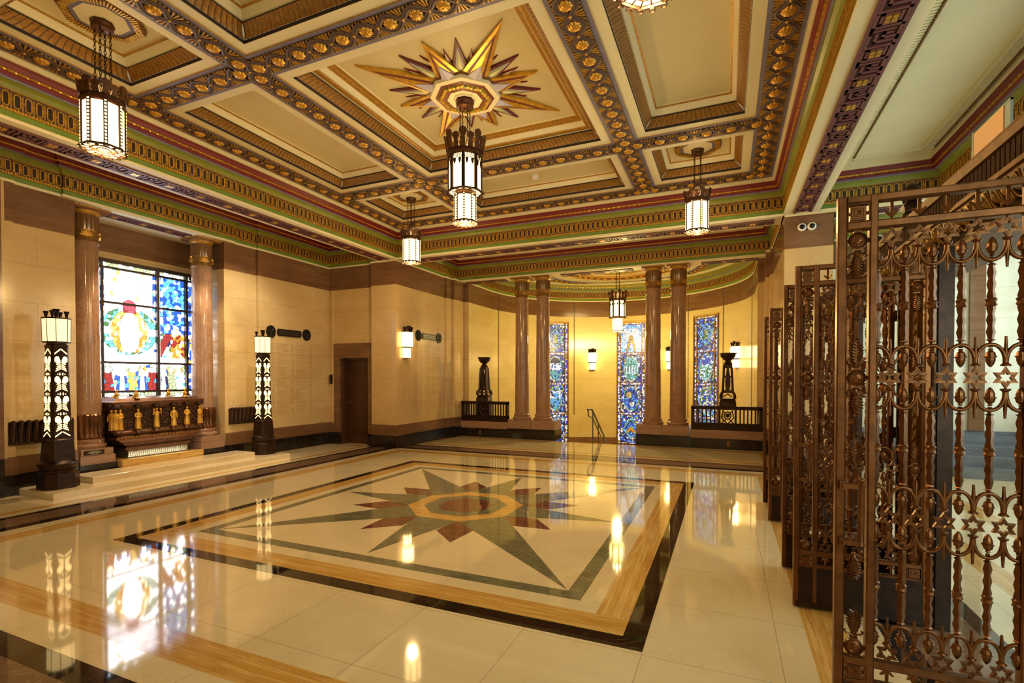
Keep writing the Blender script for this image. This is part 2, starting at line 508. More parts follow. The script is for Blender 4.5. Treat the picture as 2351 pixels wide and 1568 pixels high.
# door wall (left part of the back), with the door opening
wd = MB('wall_marble')
DX0, DX1, DZ = -5.235, -4.435, 1.94
def band_wall_y(mb, x0, x1, y, depth, z0=0.0):
    """flat piece of wall facing -y in the usual bands"""
    for a, b, m, pr in ((0, 0.26, 'black_marble', 0.035), (0.26, 0.48, 'brown_marble', 0.022), (0.48, 3.48, 'wall_marble', 0), (3.48, 3.97, 'brown_marble', 0.008), (3.97, 4.6, 'plaster', -0.02)):
        a2, b2 = max(a, z0), b
        if b2 > a2: mb.box(x0, x1, y - pr, y + depth, a2, b2, m)
band_wall_y(wd, XL - 0.1, -5.44, YD, 0.5); band_wall_y(wd, -5.44, -4.265, YD, 0.5, 2.27)
wd.box(-5.46, -5.40, 3.67, YD, 0.48, 3.48, 'wall_marble')
wd.box(-5.44, DX0, YD - 0.02, YD + 0.5, 0.26, 2.27, 'brown_marble'); wd.box(DX1, -4.265, YD - 0.02, YD + 0.5, 0.26, 2.27, 'brown_marble')
wd.box(-5.44, DX0, YD - 0.035, YD + 0.5, 0.0, 0.26, 'black_marble'); wd.box(DX1, -4.265, YD - 0.035, YD + 0.5, 0.0, 0.26, 'black_marble')
wd.box(DX0, DX1, YD - 0.02, YD + 0.5, DZ, 2.27, 'brown_marble')
wd.box(DX0 - 0.5, DX1 + 0.5, 4.19, 4.3, 0, 2.3, 'dark_wood')
struct(wd, 'wall_back_left')

def pier(mb, sx):
    """corner pier and the wall running back from it to the apse; sx = -1 left, 1 right"""
    P = [(-4.27, 3.60), (-H + 0.0, 3.60), (-H, 5.62), (-H + 0.04, 5.62), (-H + 0.04, 5.90), (-3.52, 5.90), (-3.52, 6.43), (-3.40, 6.43)]
    if sx < 0: path = P
    else: path = [(-x, y) for x, y in P][::-1]
    prof_path = path if sx < 0 else path
    wall_bands(mb, prof_path if sx < 0 else path)
wp = MB('wall_marble'); pier(wp, -1)
# door side return of the pier, so that it has depth
wp.box(-4.269, -4.20, 3.606, 4.2, 0, 4.0, 'wall_marble')
struct(wp, 'wall_back_pier')
wq = MB('wall_marble'); pier(wq, 1); wall_bands(wq, [(4.27, 3.60), (4.27, 5.6)]); struct(wq, 'wall_right_pier')

# aisle on the right, open to a stair hall beyond: its far wall, side wall and unseen windows added to bring in daylight
HY, HX = 5.5, 7.5
wr = MB('hall_marble')
for a, b, m, pr in ((0, 0.30, 'black_marble', 0.035), (0.30, 0.62, 'daylit_marble', 0.022), (0.62, 3.48, 'hall_marble', 0), (3.48, 3.97, 'brown_marble', 0.008), (3.97, 4.7, 'plaster', -0.02)):
    wr.box(4.2, HX + 0.2, HY - pr, HY + 0.3, a, b, m)
wr.box(6.52, 6.72, HY - 0.05, HY, 0.62, 3.9, 'brown_marble')
struct(wr, 'wall_hall_back')
ws = MB('hall_marble'); ws.box(HX, HX + 0.2, -6.7, HY + 0.3, 0, 4.7, 'hall_marble'); struct(ws, 'wall_right')
wb = MB('hall_marble'); wb.box(XR + 0.02, 6.05, -4.1, -3.6, 0, 4.0, 'hall_marble'); struct(wb, 'wall_right_aisle')
wf = MB('hall_marble'); wf.box(-6.5, HX + 0.2, -6.7, -6.5, 0, 4.7, 'hall_marble'); struct(wf, 'wall_front')
for n, (y0, y1) in ((5, (3.9, 5.1)), (6, (1.3, 2.7)), (7, (-1.5, 0.1))):
    w5 = MB('added_day_glass'); w5.box(HX - 0.03, HX - 0.01, y0, y1, 0.9, 3.7, 'added_day_glass')
    for z in (0.86, 1.8, 2.75, 3.68): w5.box(HX - 0.07, HX - 0.005, y0 - 0.03, y1 + 0.03, z, z + 0.05, 'window_bronze')
    for y in (y0 - 0.03, (y0 + y1) / 2 - 0.02, y1 - 0.01): w5.box(HX - 0.07, HX - 0.005, y, y + 0.04, 0.9, 3.7, 'window_bronze')
    struct(w5, 'window_%d' % n)
w8 = MB('added_day_glass'); w8.box(4.6, 6.6, -6.49, -6.47, 0.9, 3.7, 'added_day_glass')  # unseen window behind the camera, added for cool light on pier and gates
for z in (0.86, 1.8, 2.75, 3.68): w8.box(4.57, 6.63, -6.5, -6.44, z, z + 0.05, 'window_bronze')
for x in (4.57, 5.24, 5.92, 6.59): w8.box(x, x + 0.04, -6.5, -6.44, 0.9, 3.7, 'window_bronze')
struct(w8, 'window_8')
st_ = MB('daylit_marble')
for i in range(4): st_.box(6.0, HX, 4.3 + 0.3 * i, HY - 0.04, 0.0, 0.14 * (i + 1), 'daylit_marble')
struct(st_, 'floor_hall_steps')
wx = MB('wall_marble'); wx.box(-6.6, -6.4, -6.7, -3.62, 0, 4.6); wx.box(-6.5, XL, -3.75, -3.62, 0, 4.6, 'wall_marble'); struct(wx, 'wall_front_left')

# apse wall
AP_R, AP_Y = 3.42, 7.7
def arc_path(r, n=56, y0=6.42): return [(-r, y0)] + [(r * sin(-pi / 2 + pi * i / n), AP_Y + r * cos(-pi / 2 + pi * i / n)) for i in range(n + 1)] + [(r, y0)]
wa = MB('apse_marble')
sweep(wa, arc_path(AP_R), [(0, -1.2), (0, -0.45), (0, -0.44), (0, 3.48), (0.008, 3.484), (0.008, 3.97), (-0.004, 3.972), (-0.004, 4.05)],
      ['brown_marble', 'brown_marble', 'apse_marble', 'apse_marble', 'brown_marble', 'brown_marble', 'plaster'])
struct(wa, 'wall_apse')
gv = MB('umber')
def apse_frame(deg, r=AP_R):
    a = radians(deg); c = (r * sin(a), AP_Y + r * cos(a)); t = (cos(a), -sin(a)); n = (-sin(a), -cos(a))   # t to the right, n into the room
    return lambda u, v, w: (c[0] + t[0] * u + n[0] * w, c[1] + t[1] * u + n[1] * w, v)
for d in (-81, -53, -31, -12, 12, 31, 53, 81):
    gv.T = apse_frame(d)
    if abs(d) in (12,): gv.box(-0.004, 0.004, 3.48, 3.97, 0.0, 0.012, 'umber'); continue
    gv.box(-0.012, 0.012, 0.3, 3.97, -0.02, 0.014, 'umber')
    gv.box(-0.03, 0.03, 0.3, 3.47, -0.02, 0.008, 'apse_marble')
gv.T = None
struct(gv, 'trim_apse_joint')

# ---------------------------------------------------------------- entablature, soffits, ceilings
ENT = [(0.02, 4.0), (0.02, 4.035), (0.0, 4.035), (0.0, 4.10), (0.014, 4.102), (0.020, 4.115), (0.014, 4.128), (0.0, 4.13), (0.0, 4.30), (0.012, 4.302), (0.012, 4.312),
       (0.018, 4.325), (0.030, 4.35), (0.06, 4.372), (0.072, 4.375), (0.078, 4.392), (0.088, 4.395), (0.094, 4.432), (0.102, 4.436), (0.108, 4.452), (0.116, 4.456), (0.135, 4.495), (0.150, 4.515), (0.165, 4.52), (0.18, 4.575)]
ENT_M = ['plaster_pale', 'plaster_pale', 'leaf_green', 'gold', 'gold', 'gold', 'gold', 'umber', 'gold', 'gold', 'olive', 'olive', 'olive', 'olive', 'violet', 'violet', 'crimson', 'crimson', 'gold_leaf', 'crimson', 'crimson', 'crimson', 'plaster', 'plaster']
def ornament(mb, path, closed=False, dz=0.0, pitch=0.0875):
    """ring of upright gold ovals with darts between, rope dentils under them and pearls in the red moulding"""
    n = len(path)
    segs = [(path[i], path[(i + 1) % n]) for i in range(n if closed else n - 1)]
    carry = 0.0
    for a, b in segs:
        L = hypot(b[0] - a[0], b[1] - a[1])
        if L < 1e-6: continue
        t = ((b[0] - a[0]) / L, (b[1] - a[1]) / L); nr = (t[1], -t[0])
        if L > 0.6: k = max(1, round(L / pitch)); ss = [(i + 0.5) * L / k for i in range(k)]
        else:
            ss = []; q = carry
            while q < L: ss.append(q); q += pitch
            carry = q - L
        for s0 in ss:
            o = (a[0] + t[0] * s0, a[1] + t[1] * s0)
            mb.T = lambda u, v, w, o=o: (o[0] + t[0] * u + nr[0] * w, o[1] + t[1] * u + nr[1] * w, v + 4.215 + dz)
            mb.ring(stadium(0.030, 0.074), stadium(0.019, 0.063), 0.0, 0.010, 'gold_leaf')
            mb.prism(stadium(0.015, 0.056, 3), 0.0, 0.005, 'umber_dark')
            q = pitch / 2
            mb.box(q - 0.012, q + 0.012, -0.012, 0.012, 0.0, 0.007, 'gold')
            mb.box(q - 0.007, q + 0.007, -0.070, 0.070, 0.0, 0.004, 'gold')
            for j in (-1, 0, 1): mb.box(j * pitch / 3 - 0.009, j * pitch / 3 + 0.009, -0.114, -0.088, 0.010, 0.026, 'gold_leaf')
            mb.box(-0.030, 0.030, 0.219, 0.237, 0.09, 0.118, 'gold_leaf')
    mb.T = None

def fret(mb, p0, p1, width, z, unit=0.42, under=True):
    """Greek key band on a soffit from p0 to p1; raised strips, gold squares"""
    L = hypot(p1[0] - p0[0], p1[1] - p0[1]); k = max(1, round(L / unit)); U = L / k
    t = ((p1[0] - p0[0]) / L, (p1[1] - p0[1]) / L); nr = (t[1], -t[0])
    h = width / 2; s_ = 0.011
    mb.T = lambda u, v, w: (p0[0] + t[0] * u + nr[0] * v, p0[1] + t[1] * u + nr[1] * v, z - w)
    mb.box(0, L, -h, h, -0.004, 0.004, 'plum_dark')
    for v in (-h + s_, h - s_): mb.box(0, L, v - s_, v + s_, 0, 0.016, 'plum')
    def strip(pts):
        for (u0, v0), (u1, v1) in zip(pts, pts[1:]):
            mb.box(min(u0, u1) - s_, max(u0, u1) + s_, min(v0, v1) - s_, max(v0, v1) + s_, 0, 0.016, 'plum')
    for i in range(k):
        b = i * U; H2 = h - 0.035; q = U * 0.25
        c = b + q
        strip([(c - q * 0.86, -H2), (c - q * 0.86, H2), (c + q * 0.80, H2), (c + q * 0.80, -H2), (c - q * 0.5, -H2)])
        strip([(c - q * 0.52, H2 * 0.62), (c + q * 0.48, H2 * 0.62), (c + q * 0.48, -H2 * 0.62), (c - q * 0.52, -H2 * 0.62), (c - q * 0.52, H2 * 0.3)])
        mb.box(c - 0.043, c + 0.043, -0.043, 0.043, 0, 0.010, 'gold_dark')
        for du in (-1, 1):
            for dv in (-1, 1): mb.box(c + du * 0.021 - 0.017, c + du * 0.021 + 0.017, dv * 0.021 - 0.017, dv * 0.021 + 0.017, 0, 0.022, 'bright_gold')
        d = b + 0.75 * U
        strip([(d - q * 0.92, H2), (d + q * 0.1, H2), (d + q * 0.1, 0.0), (d - q * 0.38, 0.0), (d - q * 0.38, H2 * 0.5)])
        strip([(d + q * 0.92, -H2), (d - q * 0.55, -H2), (d - q * 0.8, -H2), (d - q * 0.8, H2 * 0.55)])
        strip([(d + q * 0.85, H2), (d + q * 0.5, H2), (d + q * 0.5, -H2 * 0.5), (d - q * 0.4, -H2 * 0.5)])
    mb.T = None

SQ = [(-H, -H), (-H, H), (H, H), (H, -H)]
t1 = MB('plaster'); sweep(t1, SQ, ENT, ENT_M, True)
# soffits and outer faces of the four beams
B2 = 4.08
for x0, x1, y0, y1 in ((-B2, -H + 0.02, -B2, B2), (H - 0.02, B2, -B2, B2), (-H, H, -B2, -H + 0.02), (-H, H, H - 0.02, B2)):
    t1.box(x0, x1, y0, y1, 4.0, 4.0005, 'plaster_pale')
for a, b in (((-B2, B2), (-B2, -B2)), ((B2, -B2), (B2, B2)), ((B2, B2), (-B2, B2)), ((-B2, -B2), (B2, -B2))):
    sweep(t1, [a, b], [(0, 4.0), (0, 4.06), (0.012, 4.06), (0.012, 4.075), (0, 4.075), (0, 4.34), (0.015, 4.35), (0.05, 4.39), (0.05, 4.58)],
          ['plaster_pale', 'gold', 'gold', 'gold', 'plaster_pale', 'gold', 'gold', 'plaster_pale'])
struct(t1, 'trim_1', ang=30)
t2 = MB('gold_leaf'); ornament(t2, [(-H, -H), (-H, H), (H, H), (H, -H)]); struct(t2, 'trim_oval_frieze', smooth=False)
t3 = MB('plum')
for s_ in (-1, 1):
    fret(t3, (s_ * 3.85, -3.5), (s_ * 3.85, 3.50), 0.25, 4.0)
fret(t3, (-3.50, 3.85), (3.50, 3.85), 0.25, 4.0)
struct(t3, 'trim_fret', smooth=False)

# entablatures round the left alcove and the back bay
t4 = MB('plaster')
ENT2 = [(d, z - 0.03) for d, z in ENT]
LP = [(XL + 0.05, -3.7), (XL + 0.05, -1.81), (XL + 0.02, -1.81), (XL + 0.02, -1.28), (XL + 0.06, -1.28), (XL + 0.06, 1.28), (XL + 0.02, 1.28), (XL + 0.02, 1.81), (XL + 0.05, 1.81), (XL + 0.05, YD), (-4.27, YD), (-4.27, 3.60), (-H - 0.3, 3.60)]
sweep(t4, LP, ENT2, ENT_M)
BP = [(-H, 4.0), (-H, 6.18), (H, 6.18), (H, 4.0)]
sweep(t4, BP, ENT2, ENT_M)
RP = [(4.0, H), (XR, H), (XR, -6.5)]
sweep(t4, RP, ENT, ENT_M)
HP = [(4.2, HY), (HX, HY)]
sweep(t4, HP, ENT2, ENT_M)
t4.box(4.08, 6.05, H - 0.02, 4.10, 4.0, 4.0005, 'plaster_pale'); t4.box(4.08, 6.05, 4.09, 4.10, 4.0, 4.7, 'plaster_pale')
t4.box(XR - 0.02, 6.05, -6.6, H, 4.0, 4.0005, 'plaster_pale'); t4.box(6.04, 6.05, -6.6, 4.1, 4.0, 4.7, 'plaster_pale')
t4.box(-H, H, 6.16, 6.62, 3.97, 3.9705, 'plaster_pale'); t4.box(-H, H, 6.60, 6.62, 3.97, 4.6, 'plaster_pale')
t4.box(XW - 0.1, XL + 0.06, -1.28, 1.28, 3.97, 3.9705, 'plaster_pale')
struct(t4, 'trim_2', ang=30)
t5 = MB('gold_leaf')
for pth in (LP, BP, HP): ornament(t5, pth, dz=-0.03)
ornament(t5, RP[:2] + [(XR, 0)])
struct(t5, 'trim_alcove_frieze', smooth=False)
t6 = MB('plum')
for a, b in ((-3.4, -2.3), (-0.85, 0.85), (2.3, 3.4)): fret(t6, (a, 6.40), (b, 6.40), 0.22, 3.969, 0.36)
fret(t6, (4.3, 3.85), (5.5, 3.85), 0.25, 3.999, 0.42)
fret(t6, (XL - 0.22, -0.62), (XL - 0.22, 0.62), 0.24, 3.969, 0.42)
struct(t6, 'trim_alcove_fret', smooth=False)

# apse cornice and ceiling
t7 = MB('plaster')
sweep(t7, arc_path(AP_R), [(d * 0.9, z - 0.03) for d, z in ENT], [{'crimson': 'olive'}.get(q, q) for q in ENT_M])
struct(t7, 'trim_apse', ang=30)
t8 = MB('gold_leaf'); ornament(t8, arc_path(AP_R, 80), dz=-0.03, pitch=0.11); struct(t8, 'trim_apse_frieze', smooth=False)
t9 = MB('plaster')
AC = (0.0, 8.9)
def ringz(mb, r0, r1, z0, z1, m, n=64):
    vs = [(AC[0] + r * cos(2 * pi * i / n), AC[1] + r * sin(2 * pi * i / n), z) for r, z in ((r0, z0), (r1, z1)) for i in range(n)]
    mb.add(vs, [(i, (i + 1) % n, n + (i + 1) % n, n + i) for i in range(n)], m)
def rosettes(mb, r, z, n, R):
    for i in range(n):
        a = 2 * pi * i / n
        mb.lathe([(R, 0), (R * 0.8, -R * 0.3), (R * 0.3, -R * 0.55), (0.002, -R * 0.6)], 8, (AC[0] + r * cos(a), AC[1] + r * sin(a), z), 'gold_leaf', caps=False)
for r0, r1, z0, z1, m in ((0.0, 0.42, 4.72, 4.70, 'plaster_pale'), (0.42, 0.44, 4.70, 4.64, 'gold'), (0.44, 0.58, 4.64, 4.62, 'plaster_pale'), (0.58, 0.62, 4.62, 4.59, 'gold'),
                          (0.62, 0.86, 4.59, 4.59, 'olive'), (0.86, 0.90, 4.59, 4.56, 'gold'), (0.90, 1.28, 4.60, 4.60, 'plaster'), (1.28, 1.32, 4.60, 4.55, 'gold'), (1.32, 1.52, 4.55, 4.55, 'maroon'),
                          (1.52, 1.57, 4.55, 4.53, 'gold'), (1.57, 2.15, 4.57, 4.57, 'plaster_pale'), (2.15, 2.18, 4.57, 4.54, 'violet'), (2.18, 2.34, 4.54, 4.53, 'umber'), (2.34, 2.38, 4.53, 4.52, 'gold'), (2.38, 4.6, 4.555, 4.555, 'olive')):
    ringz(t9, r0, r1, z0, z1, m)
rosettes(t9, 0.74, 4.59, 20, 0.035); rosettes(t9, 1.42, 4.55, 40, 0.06); rosettes(t9, 2.26, 4.535, 64, 0.05)
struct(t9, 'ceiling_apse')

# ceilings of the alcoves and the aisle
c2 = MB('plaster')
c2.box(-6.6, -B2, -3.7, 3.9, 4.55, 4.6, 'plaster'); c2.box(-H, H, B2, 6.2, 4.55, 4.6, 'plaster')
c2.box(B2, 6.05, -6.7, 4.1, 4.575, 4.62, 'plaster_pale'); c2.box(4.1, 7.7, -6.7, 5.8, 4.66, 4.7, 'plaster_pale'); c2.box(-6.6, B2, -6.7, -B2, 4.55, 4.6, 'plaster')
for s_, x in ((1, 4.30), (1, 5.20)):          # dentil borders of the aisle ceiling
    c2.box(x - 0.012, x, -6.4, 3.2, 4.53, 4.58, 'plaster_pale'); c2.box(x + 0.12, x + 0.135, -6.4, 3.2, 4.54, 4.58, 'gold_dark')
    for i in range(210):
        y = 3.15 - i * 0.042
        c2.box(x, x + 0.115, y, y + 0.028, 4.555, 4.58, 'plaster_pale')
for y in (3.13,):
    c2.box(4.30, 5.32, y, y + 0.012, 4.53, 4.58, 'plaster_pale')
    for i in range(24): c2.box(4.32 + i * 0.042, 4.348 + i * 0.042, y + 0.012, y + 0.12, 4.555, 4.58, 'plaster_pale')
c2.box(4.13, 4.19, -6.4, 3.3, 4.49, 4.58, 'gold_dark')
struct(c2, 'ceiling_alcove', smooth=False)
# ---------------------------------------------------------------- the coffered main ceiling
GZ = 4.57
XS = (-3.275, -1.58, 1.58, 3.275); HB = 0.165
ce = MB('plaster')
def coffer(x0, x1, y0, y1, big=False):
    zt = 4.86 if big else 4.80
    prof = [(0.0, GZ, 'gold'), (0.0, GZ + 0.012, 'gold'), (0.012, GZ + 0.012, 'plaster_pale'), (0.115, GZ + 0.012, 'plaster_pale'), (0.118, GZ + 0.02, 'umber_dark'),
            (0.118, GZ + 0.045, 'umber_dark'), ('flute', 0, 0)]
    if big: tail = [(0.205, 4.690, 'umber_dark'), (0.200, 4.712, 'umber_dark'), (0.225, 4.712, 'plaster_pale'), (0.270, 4.716, 'gold'), (0.272, 4.732, 'gold'), (0.285, 4.735, 'plaster_pale'), (0.315, 4.79, 'plaster_pale'), (0.318, 4.80, 'gold'), (0.345, 4.806, 'gold'), (0.350, 4.83, 'gold'), (0.38, 4.835, 'gold'), (0.385, zt, 'plaster')]
    else: tail = [(0.205, 4.690, 'umber_dark'), (0.200, 4.710, 'umber_dark'), (0.215, 4.712, 'plaster_pale'), (0.255, 4.77, 'plaster_pale'), (0.257, 4.775, 'gold'), (0.275, 4.782, 'gold'), (0.278, zt, 'plaster')]
    def loop(d, z): return [(x0 + d, y0 + d, z), (x0 + d, y1 - d, z), (x1 - d, y1 - d, z), (x1 - d, y0 + d, z)]
    def rings(pr):
        for k in range(len(pr) - 1):
            a, b = loop(pr[k][0], pr[k][1]), loop(pr[k + 1][0], pr[k + 1][1])
            ce.add(a + b, [(i, (i + 1) % 4, 4 + (i + 1) % 4, 4 + i) for i in range(4)], pr[k + 1][2])
    rings(prof[:-1]); rings(tail)
    ce.add(loop(tail[-1][0], zt), [(0, 1, 2, 3)], 'plaster')
    # fluted gold cove between
    da, za, db, zb = 0.118, GZ + 0.045, 0.205, 4.690
    A, B = loop(da, za), loop(db, zb)
    for i in range(4):
        a0, a1, b0, b1 = A[i], A[(i + 1) % 4], B[i], B[(i + 1) % 4]
        L = hypot(a1[0] - a0[0], a1[1] - a0[1]); n = max(4, round(L / 0.058)); q = 6
        t = ((a1[0] - a0[0]) / L, (a1[1] - a0[1]) / L); nr = (t[1], -t[0])
        vs = []; N = n * q
        for r_ in range(4):
            f = r_ / 3.0; sag = 0.022 * sin(pi * f)
            for j in range(N + 1):
                u = j / N
                fl = abs(sin(pi * j / q)); k = -sag * 0.6 + 0.0045 * fl
                p0 = [a0[c] + (a1[c] - a0[c]) * u for c in range(3)]; p1 = [b0[c] + (b1[c] - b0[c]) * u for c in range(3)]
                vs.append((p0[0] + (p1[0] - p0[0]) * f + nr[0] * k, p0[1] + (p1[1] - p0[1]) * f + nr[1] * k, p0[2] + (p1[2] - p0[2]) * f))
        fs = [(r_ * (N + 1) + j, r_ * (N + 1) + j + 1, (r_ + 1) * (N + 1) + j + 1, (r_ + 1) * (N + 1) + j) for r_ in range(3) for j in range(N)]
        ms = ['flute_dark' if (j % q) == 0 else 'flute_gold' for r_ in range(3) for j in range(N)]
        ce.add(vs, fs, ms)
cells = [(XS[i] + HB, XS[i + 1] - HB) for i in range(3)]
for i, (x0, x1) in enumerate(cells):
    for j, (y0, y1) in enumerate(cells): coffer(x0, x1, y0, y1, i == 1 and j == 1)
# undersides of the ribs
E_ = 3.46
for c in XS:
    ce.box(c - HB, c + HB, -E_, E_, GZ, GZ + 0.0005, 'violet')
    for k in range(3): ce.box(cells[k][0], cells[k][1], c - HB, c + HB, GZ, GZ + 0.0005, 'violet')
for s_ in (-1, 1):
    ce.box(*sorted((s_ * 3.445, s_ * E_)), -E_, E_, GZ - 0.004, GZ, 'gold'); ce.box(-E_, E_, *sorted((s_ * 3.445, s_ * E_)), GZ - 0.004, GZ, 'gold')
struct(ce, 'ceiling', ang=30)

# interlaced ribbons, gold rosettes and fans under the ribs
gl = MB('umber')
def guilloche(p0, p1, n):
    L = hypot(p1[0] - p0[0], p1[1] - p0[1]); P = L / n
    t = ((p1[0] - p0[0]) / L, (p1[1] - p0[1]) / L); nr = (t[1], -t[0])
    gl.T = lambda u, v, w: (p0[0] + t[0] * u + nr[0] * v, p0[1] + t[1] * u + nr[1] * v, GZ - w)
    gl.box(-0.02, L + 0.02, -0.122, 0.122, 0.0, 0.003, 'umber_dark')
    N = 12 * n
    for sg in (-1, 1):
        mid = []; R_, hp = 0.088, P / 2
        ut = R_ * R_ / hp; yt = R_ * sqrt(1 - (R_ / hp) ** 2)
        for j in range(N + 1):
            u = L * j / N; k = round(u / P); du = abs(u - k * P)
            y = sqrt(max(0, R_ * R_ - du * du)) if du < ut else yt * (hp - du) / (hp - ut)
            mid.append((u, sg * y * (1 if k % 2 == 0 else -1)))
        o1, o2 = offset_path(mid, 0.026, False), offset_path(mid, -0.026, False)
        g1, g2 = offset_path(mid, 0.006, False), offset_path(mid, -0.006, False)
        rows = [[(x, y, w) for x, y in q] for q, w in ((o1, 0.004), (o1, 0.018), (g1, 0.022), (mid, 0.015), (g2, 0.022), (o2, 0.018), (o2, 0.004))]
        for k in range(6):
            gl.add(rows[k] + rows[k + 1], [(i, i + 1, N + 2 + i, N + 1 + i) for i in range(N)], 'umber')
    for i in range(n + 1):
        u = i * P
        # lobed rosette
        fl = lambda a, z: 0.90 + 0.22 * abs(cos(4.5 * a)) ** 0.6
        gl.lathe([(0.060, 0.004), (0.057, 0.018), (0.042, 0.034), (0.018, 0.041), (0.001, 0.036)], 36, (u, 0, 0), 'bright_gold', flute=fl, caps=False)
        gl.lathe([(0.014, 0.036), (0.010, 0.046), (0.001, 0.049)], 8, (u, 0, 0), 'gold_leaf', caps=False)
        if i < n:
            m = u + P / 2
            gl.lathe([(0.016, 0.018), (0.010, 0.028), (0.001, 0.030)], 8, (m, 0, 0), 'bright_gold', caps=False)
            for sg in (-1, 1):
                for q in range(-3, 4):
                    a = q * 0.30; r0, r1 = 0.045, 0.122 / max(cos(a), 0.6)
                    du, dv = sin(a), cos(a)
                    pts = [(m + du * r0 - dv * 0.004, sg * (dv * r0 + du * 0.004)), (m + du * r0 + dv * 0.004, sg * (dv * r0 - du * 0.004)),
                           (m + du * r1 + dv * 0.009, sg * min(0.121, dv * r1)), (m + du * r1 - dv * 0.009, sg * min(0.121, dv * r1))]
                    gl.prism(pts, 0.003, 0.013, 'gold')
    gl.T = None
for c in XS:
    guilloche((c, -3.275), (c, 3.275), 25)
for c in XS:
    for a, b, n in ((-3.275, -1.58, 6), (-1.58, 1.58, 12), (1.58, 3.275, 6)):
        P = (b - a) / n; guilloche((a + P * 0.5, c), (b - P * 0.5, c), n - 1)
struct(gl, 'trim_guilloche', ang=40)

# the painted star in the middle coffer
st = thing('ceiling_star', 'large gilded eight-rayed plaster star around the central lantern on the ceiling', 'ceiling ornament', (0, 0, 4.86))
v8 = [(0.40 * cos(radians(22.5 + 45 * i)), 0.40 * sin(radians(22.5 + 45 * i))) for i in range(8)]
def down(mb): mb.T = lambda u, v, w: (u, v, -w)
def tri_shell(mb, a, b, tip, w, wt, m, mid=None, k=0.02):
    """ray from base a-b to tip, raised w at its base and wt at its tip, with a ridge"""
    c = ((a[0] + b[0]) / 2, (a[1] + b[1]) / 2)
    vs = [(a[0], a[1], 0), (b[0], b[1], 0), (tip[0], tip[1], 0), (a[0], a[1], w), (b[0], b[1], w), (tip[0], tip[1], wt), (c[0], c[1], w + k)]
    mb.add(vs, [(0, 2, 5, 3), (2, 1, 4, 5), (1, 0, 3, 6, 4), (3, 5, 6), (4, 6, 5)], m)
def inset_ray(a, b, tip, f, g):
    """smaller triangle inside a ray: sides moved in by fraction f, tip drawn back by g"""
    c = ((a[0] + b[0]) / 2, (a[1] + b[1]) / 2)
    L = lambda p, q, t: (p[0] + (q[0] - p[0]) * t, p[1] + (q[1] - p[1]) * t)
    return L(a, c, f), L(b, c, f), L(tip, c, g)
for i in range(8):                         # red rays in the gaps
    a = radians(22.5 + 45 * i); T = lambda r, d: (r * cos(a + d), r * sin(a + d))
    rr = MB('crimson'); down(rr)
    for sd in (-1, 1):
        p, q, t = T(0.36, sd * 0.10), T(0.36, sd * 0.42), T(0.74, sd * 0.20)
        tri_shell(rr, p, q, t, 0.022, 0.012, 'crimson', k=0.004)
        p2, q2, t2 = inset_ray(p, q, t, 0.28, 0.16); tri_shell(rr, p2, q2, t2, 0.030, 0.018, 'plaster_pale', k=0.004)
    p, q, t = T(0.36, -0.30), T(0.36, 0.30), T(0.88, 0)
    tri_shell(rr, p, q, t, 0.036, 0.020, 'maroon', k=0.006)
    for f, g, m, w in ((0.30, 0.22, 'lavender', 0.042), (0.44, 0.33, 'lime', 0.047), (0.60, 0.52, 'plaster_pale', 0.052)):
        p2, q2, t2 = inset_ray(p, q, t, f, g); tri_shell(rr, p2, q2, t2, w, w - 0.012, m, k=0.004)
    rr.build('red_ray', st, smooth=False)
for i in range(8):                         # long gold rays
    a = radians(45 * i); L = 1.23 if i % 2 else 0.90
    p, q, t = v8[i - 1], v8[i], (L * cos(a), L * sin(a))
    gr = MB('gold_leaf'); down(gr)
    tri_shell(gr, p, q, t, 0.060, 0.022, 'gold_leaf', k=0.02)
    p2, q2, t2 = inset_ray(p, q, t, 0.30, 0.20); tri_shell(gr, p2, q2, t2, 0.070, 0.034, 'maroon', k=0.022)
    p3, q3, t3 = inset_ray(p, q, t, 0.48, 0.33); tri_shell(gr, p3, q3, t3, 0.076, 0.044, 'gold_leaf', k=0.024)
    p4, q4, t4_ = inset_ray(p, q, t, 0.42, 0.74 if i % 2 else 0.62); tri_shell(gr, p4, q4, t4_, 0.084, 0.080, 'lavender', k=0.022)
    gr.build('gold_ray', st, smooth=False)
bo = MB('plaster_pale'); down(bo)
o8 = radians(22.5)
bo.lathe([(0.425, 0.0, 'gold_dark'), (0.425, 0.085, 'plaster_pale'), (0.405, 0.11, 'plaster_pale'), (0.345, 0.112, 'maroon'), (0.32, 0.118, 'gold_dark'), (0.225, 0.130, 'maroon'), (0.205, 0.136, 'plaster_pale'),
          (0.135, 0.120, 'plaster_pale'), (0.13, 0.140, 'plaster_pale'), (0.112, 0.142, 'maroon'), (0.085, 0.160, 'maroon'), (0.05, 0.165, 'maroon')], 8, (0, 0, 0), rot=o8)
for i in range(64):                        # carved leaf border of the boss
    a = 2 * pi * i / 64; R = 0.272 * cos(o8) / cos(((a - o8) % (pi / 4)) - o8) * 1.04
    bo.ball((R * cos(a), R * sin(a), 0.124), 0.020 if i % 2 else 0.027, 'gold_leaf' if i % 4 != 1 else 'leaf_green', 6, 4)
bo.build('boss', st)
